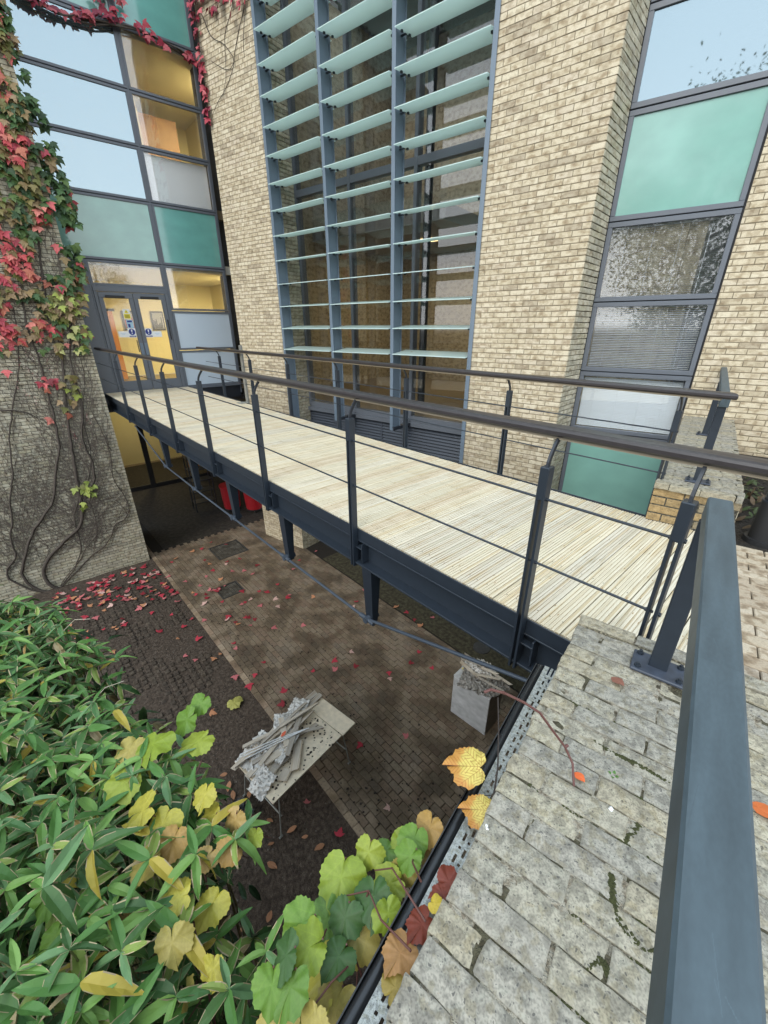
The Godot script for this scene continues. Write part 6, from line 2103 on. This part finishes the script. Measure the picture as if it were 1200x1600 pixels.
	for k in 80:
		var y := R(0.05, 1.25)
		var az := R(0, TAU)
		var ln := (1.35 - y) * 0.48 * R(0.7, 1.1)
		var d := Vector3(cos(az), R(-0.1, 0.5), sin(az)).normalized()
		nd.col = Color(0.05, 0.04, 0.03)
		nd.tube([Vector3(0, y, 0), Vector3(0, y, 0) + d * ln], 0.004, 0.0015, 4, false)
		for i in 46:
			var f := R(0.15, 1.0)
			var p := Vector3(0, y, 0) + d * ln * f
			var s := (d * 0.6 + Vector3(R(-1, 1), R(-0.5, 0.8), R(-1, 1)).normalized()).normalized()
			var w := s.cross(Vector3.UP).normalized() * 0.0022
			nd.col = [Color(0.03, 0.055, 0.02), Color(0.045, 0.075, 0.025), Color(0.09, 0.1, 0.03)][rng.randi() % 3]
			nd.tri(p - w, p + w, p + s * 0.03)
	part(yt, "needles", nd, M.leaf).set_meta("kind", "stuff")
	var gc := MB.new()
	for k in 500:
		gc.col = [Color(0.05, 0.07, 0.025), Color(0.035, 0.05, 0.02), Color(0.1, 0.07, 0.04)][rng.randi() % 3]
		gc.add(leaf_shape(2), along(Vector3(R(0.5, 1.8), -0.04, -R(4.2, 7.0)), Vector3(R(-1, 1), R(0, 1.2), R(-1, 1)), Vector3.UP, R(0.04, 0.1)), gc.col)
	part(self, "ground_cover", gc, M.leaf, FW).set_meta("kind", "stuff")

func build_trees() -> void:   # trees that the window glass reflects
	var spots := [[Vector3(-6.5, G, 9.5), 8.2, 2.8, "autumn tree across the courtyard, mirrored in the tower windows"], [Vector3(-8.5, G, 12.0), 14.5, 4.6, "tall green tree mirrored in the upper tower windows"], [Vector3(19.0, -0.05, 21.0), 7.0, 2.6, "round tree beyond the terrace, mirrored low in the glazed front"], [Vector3(27.0, -0.05, 20.0), 8.0, 3.2, "broad tree beyond the terrace, mirrored in the glazed front"], [Vector3(24.0, -0.05, 31.0), 9.0, 3.4, "distant tree beyond the terrace, behind the round tree"]]
	var shape := MB.new()
	shape.add(leaf_shape(2), Transform3D.IDENTITY)
	var lm := shape.mesh()
	for s in spots:
		var h: float = s[1]
		var r: float = s[2]
		var t := thing("tree", s[3], "tree", at(s[0]))
		var b := MB.new()
		b.tube([Vector3(0, 0, 0), Vector3(0.1, h * 0.3, 0.05), Vector3(0, h * 0.6, 0), Vector3(0.1, h * 0.95, 0)], 0.24, 0.05, 10)
		var limbs := []
		for k in 11:
			var y := h * R(0.3, 0.75)
			var az := k * 2.4
			var e := Vector3(cos(az) * r * R(0.5, 0.85), y + r * R(0.2, 0.6), sin(az) * r * R(0.5, 0.85))
			b.tube([Vector3(0, y, 0), Vector3(e.x * 0.5, y + (e.y - y) * 0.35, e.z * 0.5), e], 0.09, 0.02, 6)
			limbs.append(e)
		limbs.append(Vector3(0, h, 0))
		part(t, "trunk", b, M.bark)
		var mm := MultiMesh.new()
		mm.transform_format = MultiMesh.TRANSFORM_3D
		mm.use_colors = true
		mm.mesh = lm
		var many := 22000 if h > 12.0 else 8000
		mm.instance_count = many
		for i in many:
			var c: Vector3 = limbs[rng.randi() % limbs.size()]
			var p := c + Vector3(rng.randfn(0, r * 0.24), rng.randfn(0, r * 0.2), rng.randfn(0, r * 0.24))
			mm.set_instance_transform(i, Transform3D(Basis.from_euler(Vector3(R(0, TAU), R(0, TAU), R(0, TAU))).scaled(Vector3.ONE * R(0.1, 0.2)), p))
			mm.set_instance_color(i, Color(0.06, 0.1, 0.03) * R(0.7, 1.5))
		var o := MultiMeshInstance3D.new()
		o.multimesh = mm
		o.material_override = M.leaf
		put(o, "crown", t)
		o.set_meta("kind", "stuff")

# ---------------------------------------------------------------- everything
func _ready() -> void:
	rng.seed = 20241
	var cam := Camera3D.new()
	cam.fov = FOV
	cam.near = 0.05
	cam.far = 600.0
	cam.position = EYE
	cam.rotation_degrees = Vector3(PITCH, 0, 0)
	cam.current = true
	put(cam, "camera", self)
	cam_inv = cam.transform.affine_inverse()
	var sky := ProceduralSkyMaterial.new()   # bright overcast
	sky.sky_top_color = Color(0.74, 0.81, 0.87)
	sky.sky_horizon_color = Color(0.97, 0.98, 0.985)
	sky.sky_curve = 0.35
	sky.sky_energy_multiplier = 1.3
	sky.ground_bottom_color = Color(0.2, 0.19, 0.17)
	sky.ground_horizon_color = Color(0.45, 0.45, 0.44)
	sky.sun_angle_max = 1.0
	var sk := Sky.new()
	sk.sky_material = sky
	var env := Environment.new()
	env.background_mode = Environment.BG_SKY
	env.sky = sk
	env.tonemap_mode = Environment.TONE_MAPPER_LINEAR
	env.tonemap_exposure = 1.75
	env.sdfgi_enabled = true
	env.ssao_enabled = true
	env.ssil_enabled = true
	var we := WorldEnvironment.new()
	we.environment = env
	put(we, "environment", self)
	var sun := DirectionalLight3D.new()
	sun.light_energy = 0.4
	sun.light_angular_distance = 30.0
	sun.light_color = Color(1.0, 0.97, 0.92)
	sun.shadow_enabled = true
	sun.rotation_degrees = Vector3(-40, -31, 0)
	sun.sky_mode = DirectionalLight3D.SKY_MODE_LIGHT_ONLY
	put(sun, "sun", self)

	make_materials()
	more_materials()
	make_brick_meshes()
	build_ground()
	build_ivy_wall()
	build_piers()
	build_right_wall()
	build_entrance()
	build_louvres()
	build_atrium()
	build_tower()
	build_rooms()
	build_hidden_mass()
	build_bridge()
	build_parapets()
	build_things()
	build_ivy()
	build_vines()
	build_bamboo()
	build_fallen_leaves()
	build_trees()

func more_materials() -> void:
	M.twig = mat(Color(0.13, 0.105, 0.085), 0.9)
	M.blind_pale = mat(Color(0.66, 0.72, 0.76), 0.6)
	M.mossy = mat(Color(0.16, 0.15, 0.085), 0.95, M.t_soil, Vector3(0.8, 0.8, 0.8))
	M.tarmac = mat(Color(0.09, 0.078, 0.062), 0.85, M.t_soil, Vector3(0.6, 0.6, 0.6))
	M.tie = mat(Color(0.05, 0.064, 0.085), 0.45)
	M.in_brick = mat(Color(0.5, 0.43, 0.29), 0.9, M.t_brick, Vector3(1, 1, 1))
	M.tread = mat(Color(0.5, 0.38, 0.17), 0.5)
	M.pin_blue = mat(Color(0.12, 0.17, 0.3), 0.7)
	M.brown = mat(Color(0.22, 0.1, 0.035), 0.5)
	M.pale_post = mat(Color(0.24, 0.235, 0.21), 0.7, M.t_soft, Vector3(4, 4, 4))
	M.steel_plate = mat(Color(0.055, 0.068, 0.095), 0.5, M.t_soft, Vector3(4, 4, 4))
	M.end_bricks = []
	for c in [Color(0.4, 0.29, 0.15), Color(0.35, 0.26, 0.14), Color(0.3, 0.255, 0.18)]:
		M.end_bricks.append(mat(c, 0.9, M.t_lichen, Vector3(2, 2, 2), {"bump": M.t_fine, "depth": 0.3}))
	M.worn_black = mat(Color(0.03, 0.032, 0.036), 0.5, M.t_lichen, Vector3(9, 9, 9))
	M.paver_joint = mat(Color(0.045, 0.036, 0.027), 0.97, M.t_soil, Vector3(2, 2, 2))
	M.iron = mat(Color(0.055, 0.053, 0.05), 0.6, M.t_soft, Vector3(5, 5, 5))
	M.pavers_dark = [mat(Color(0.075, 0.07, 0.06), 0.8, M.t_paver, Vector3(1, 1, 1)), mat(Color(0.09, 0.083, 0.07), 0.8, M.t_paver, Vector3(1, 1, 1))]
	M.bark_dark = mat(Color(0.03, 0.022, 0.018), 0.8)
	M.film_dark = mat(Color(0.1, 0.1, 0.105), 0.35, null, Vector3.ONE, {"back": 0.2})
	M.film_dirty = mat(Color(0.36, 0.34, 0.31), 0.4, M.t_soft, Vector3(5, 5, 5), {"back": 0.4})
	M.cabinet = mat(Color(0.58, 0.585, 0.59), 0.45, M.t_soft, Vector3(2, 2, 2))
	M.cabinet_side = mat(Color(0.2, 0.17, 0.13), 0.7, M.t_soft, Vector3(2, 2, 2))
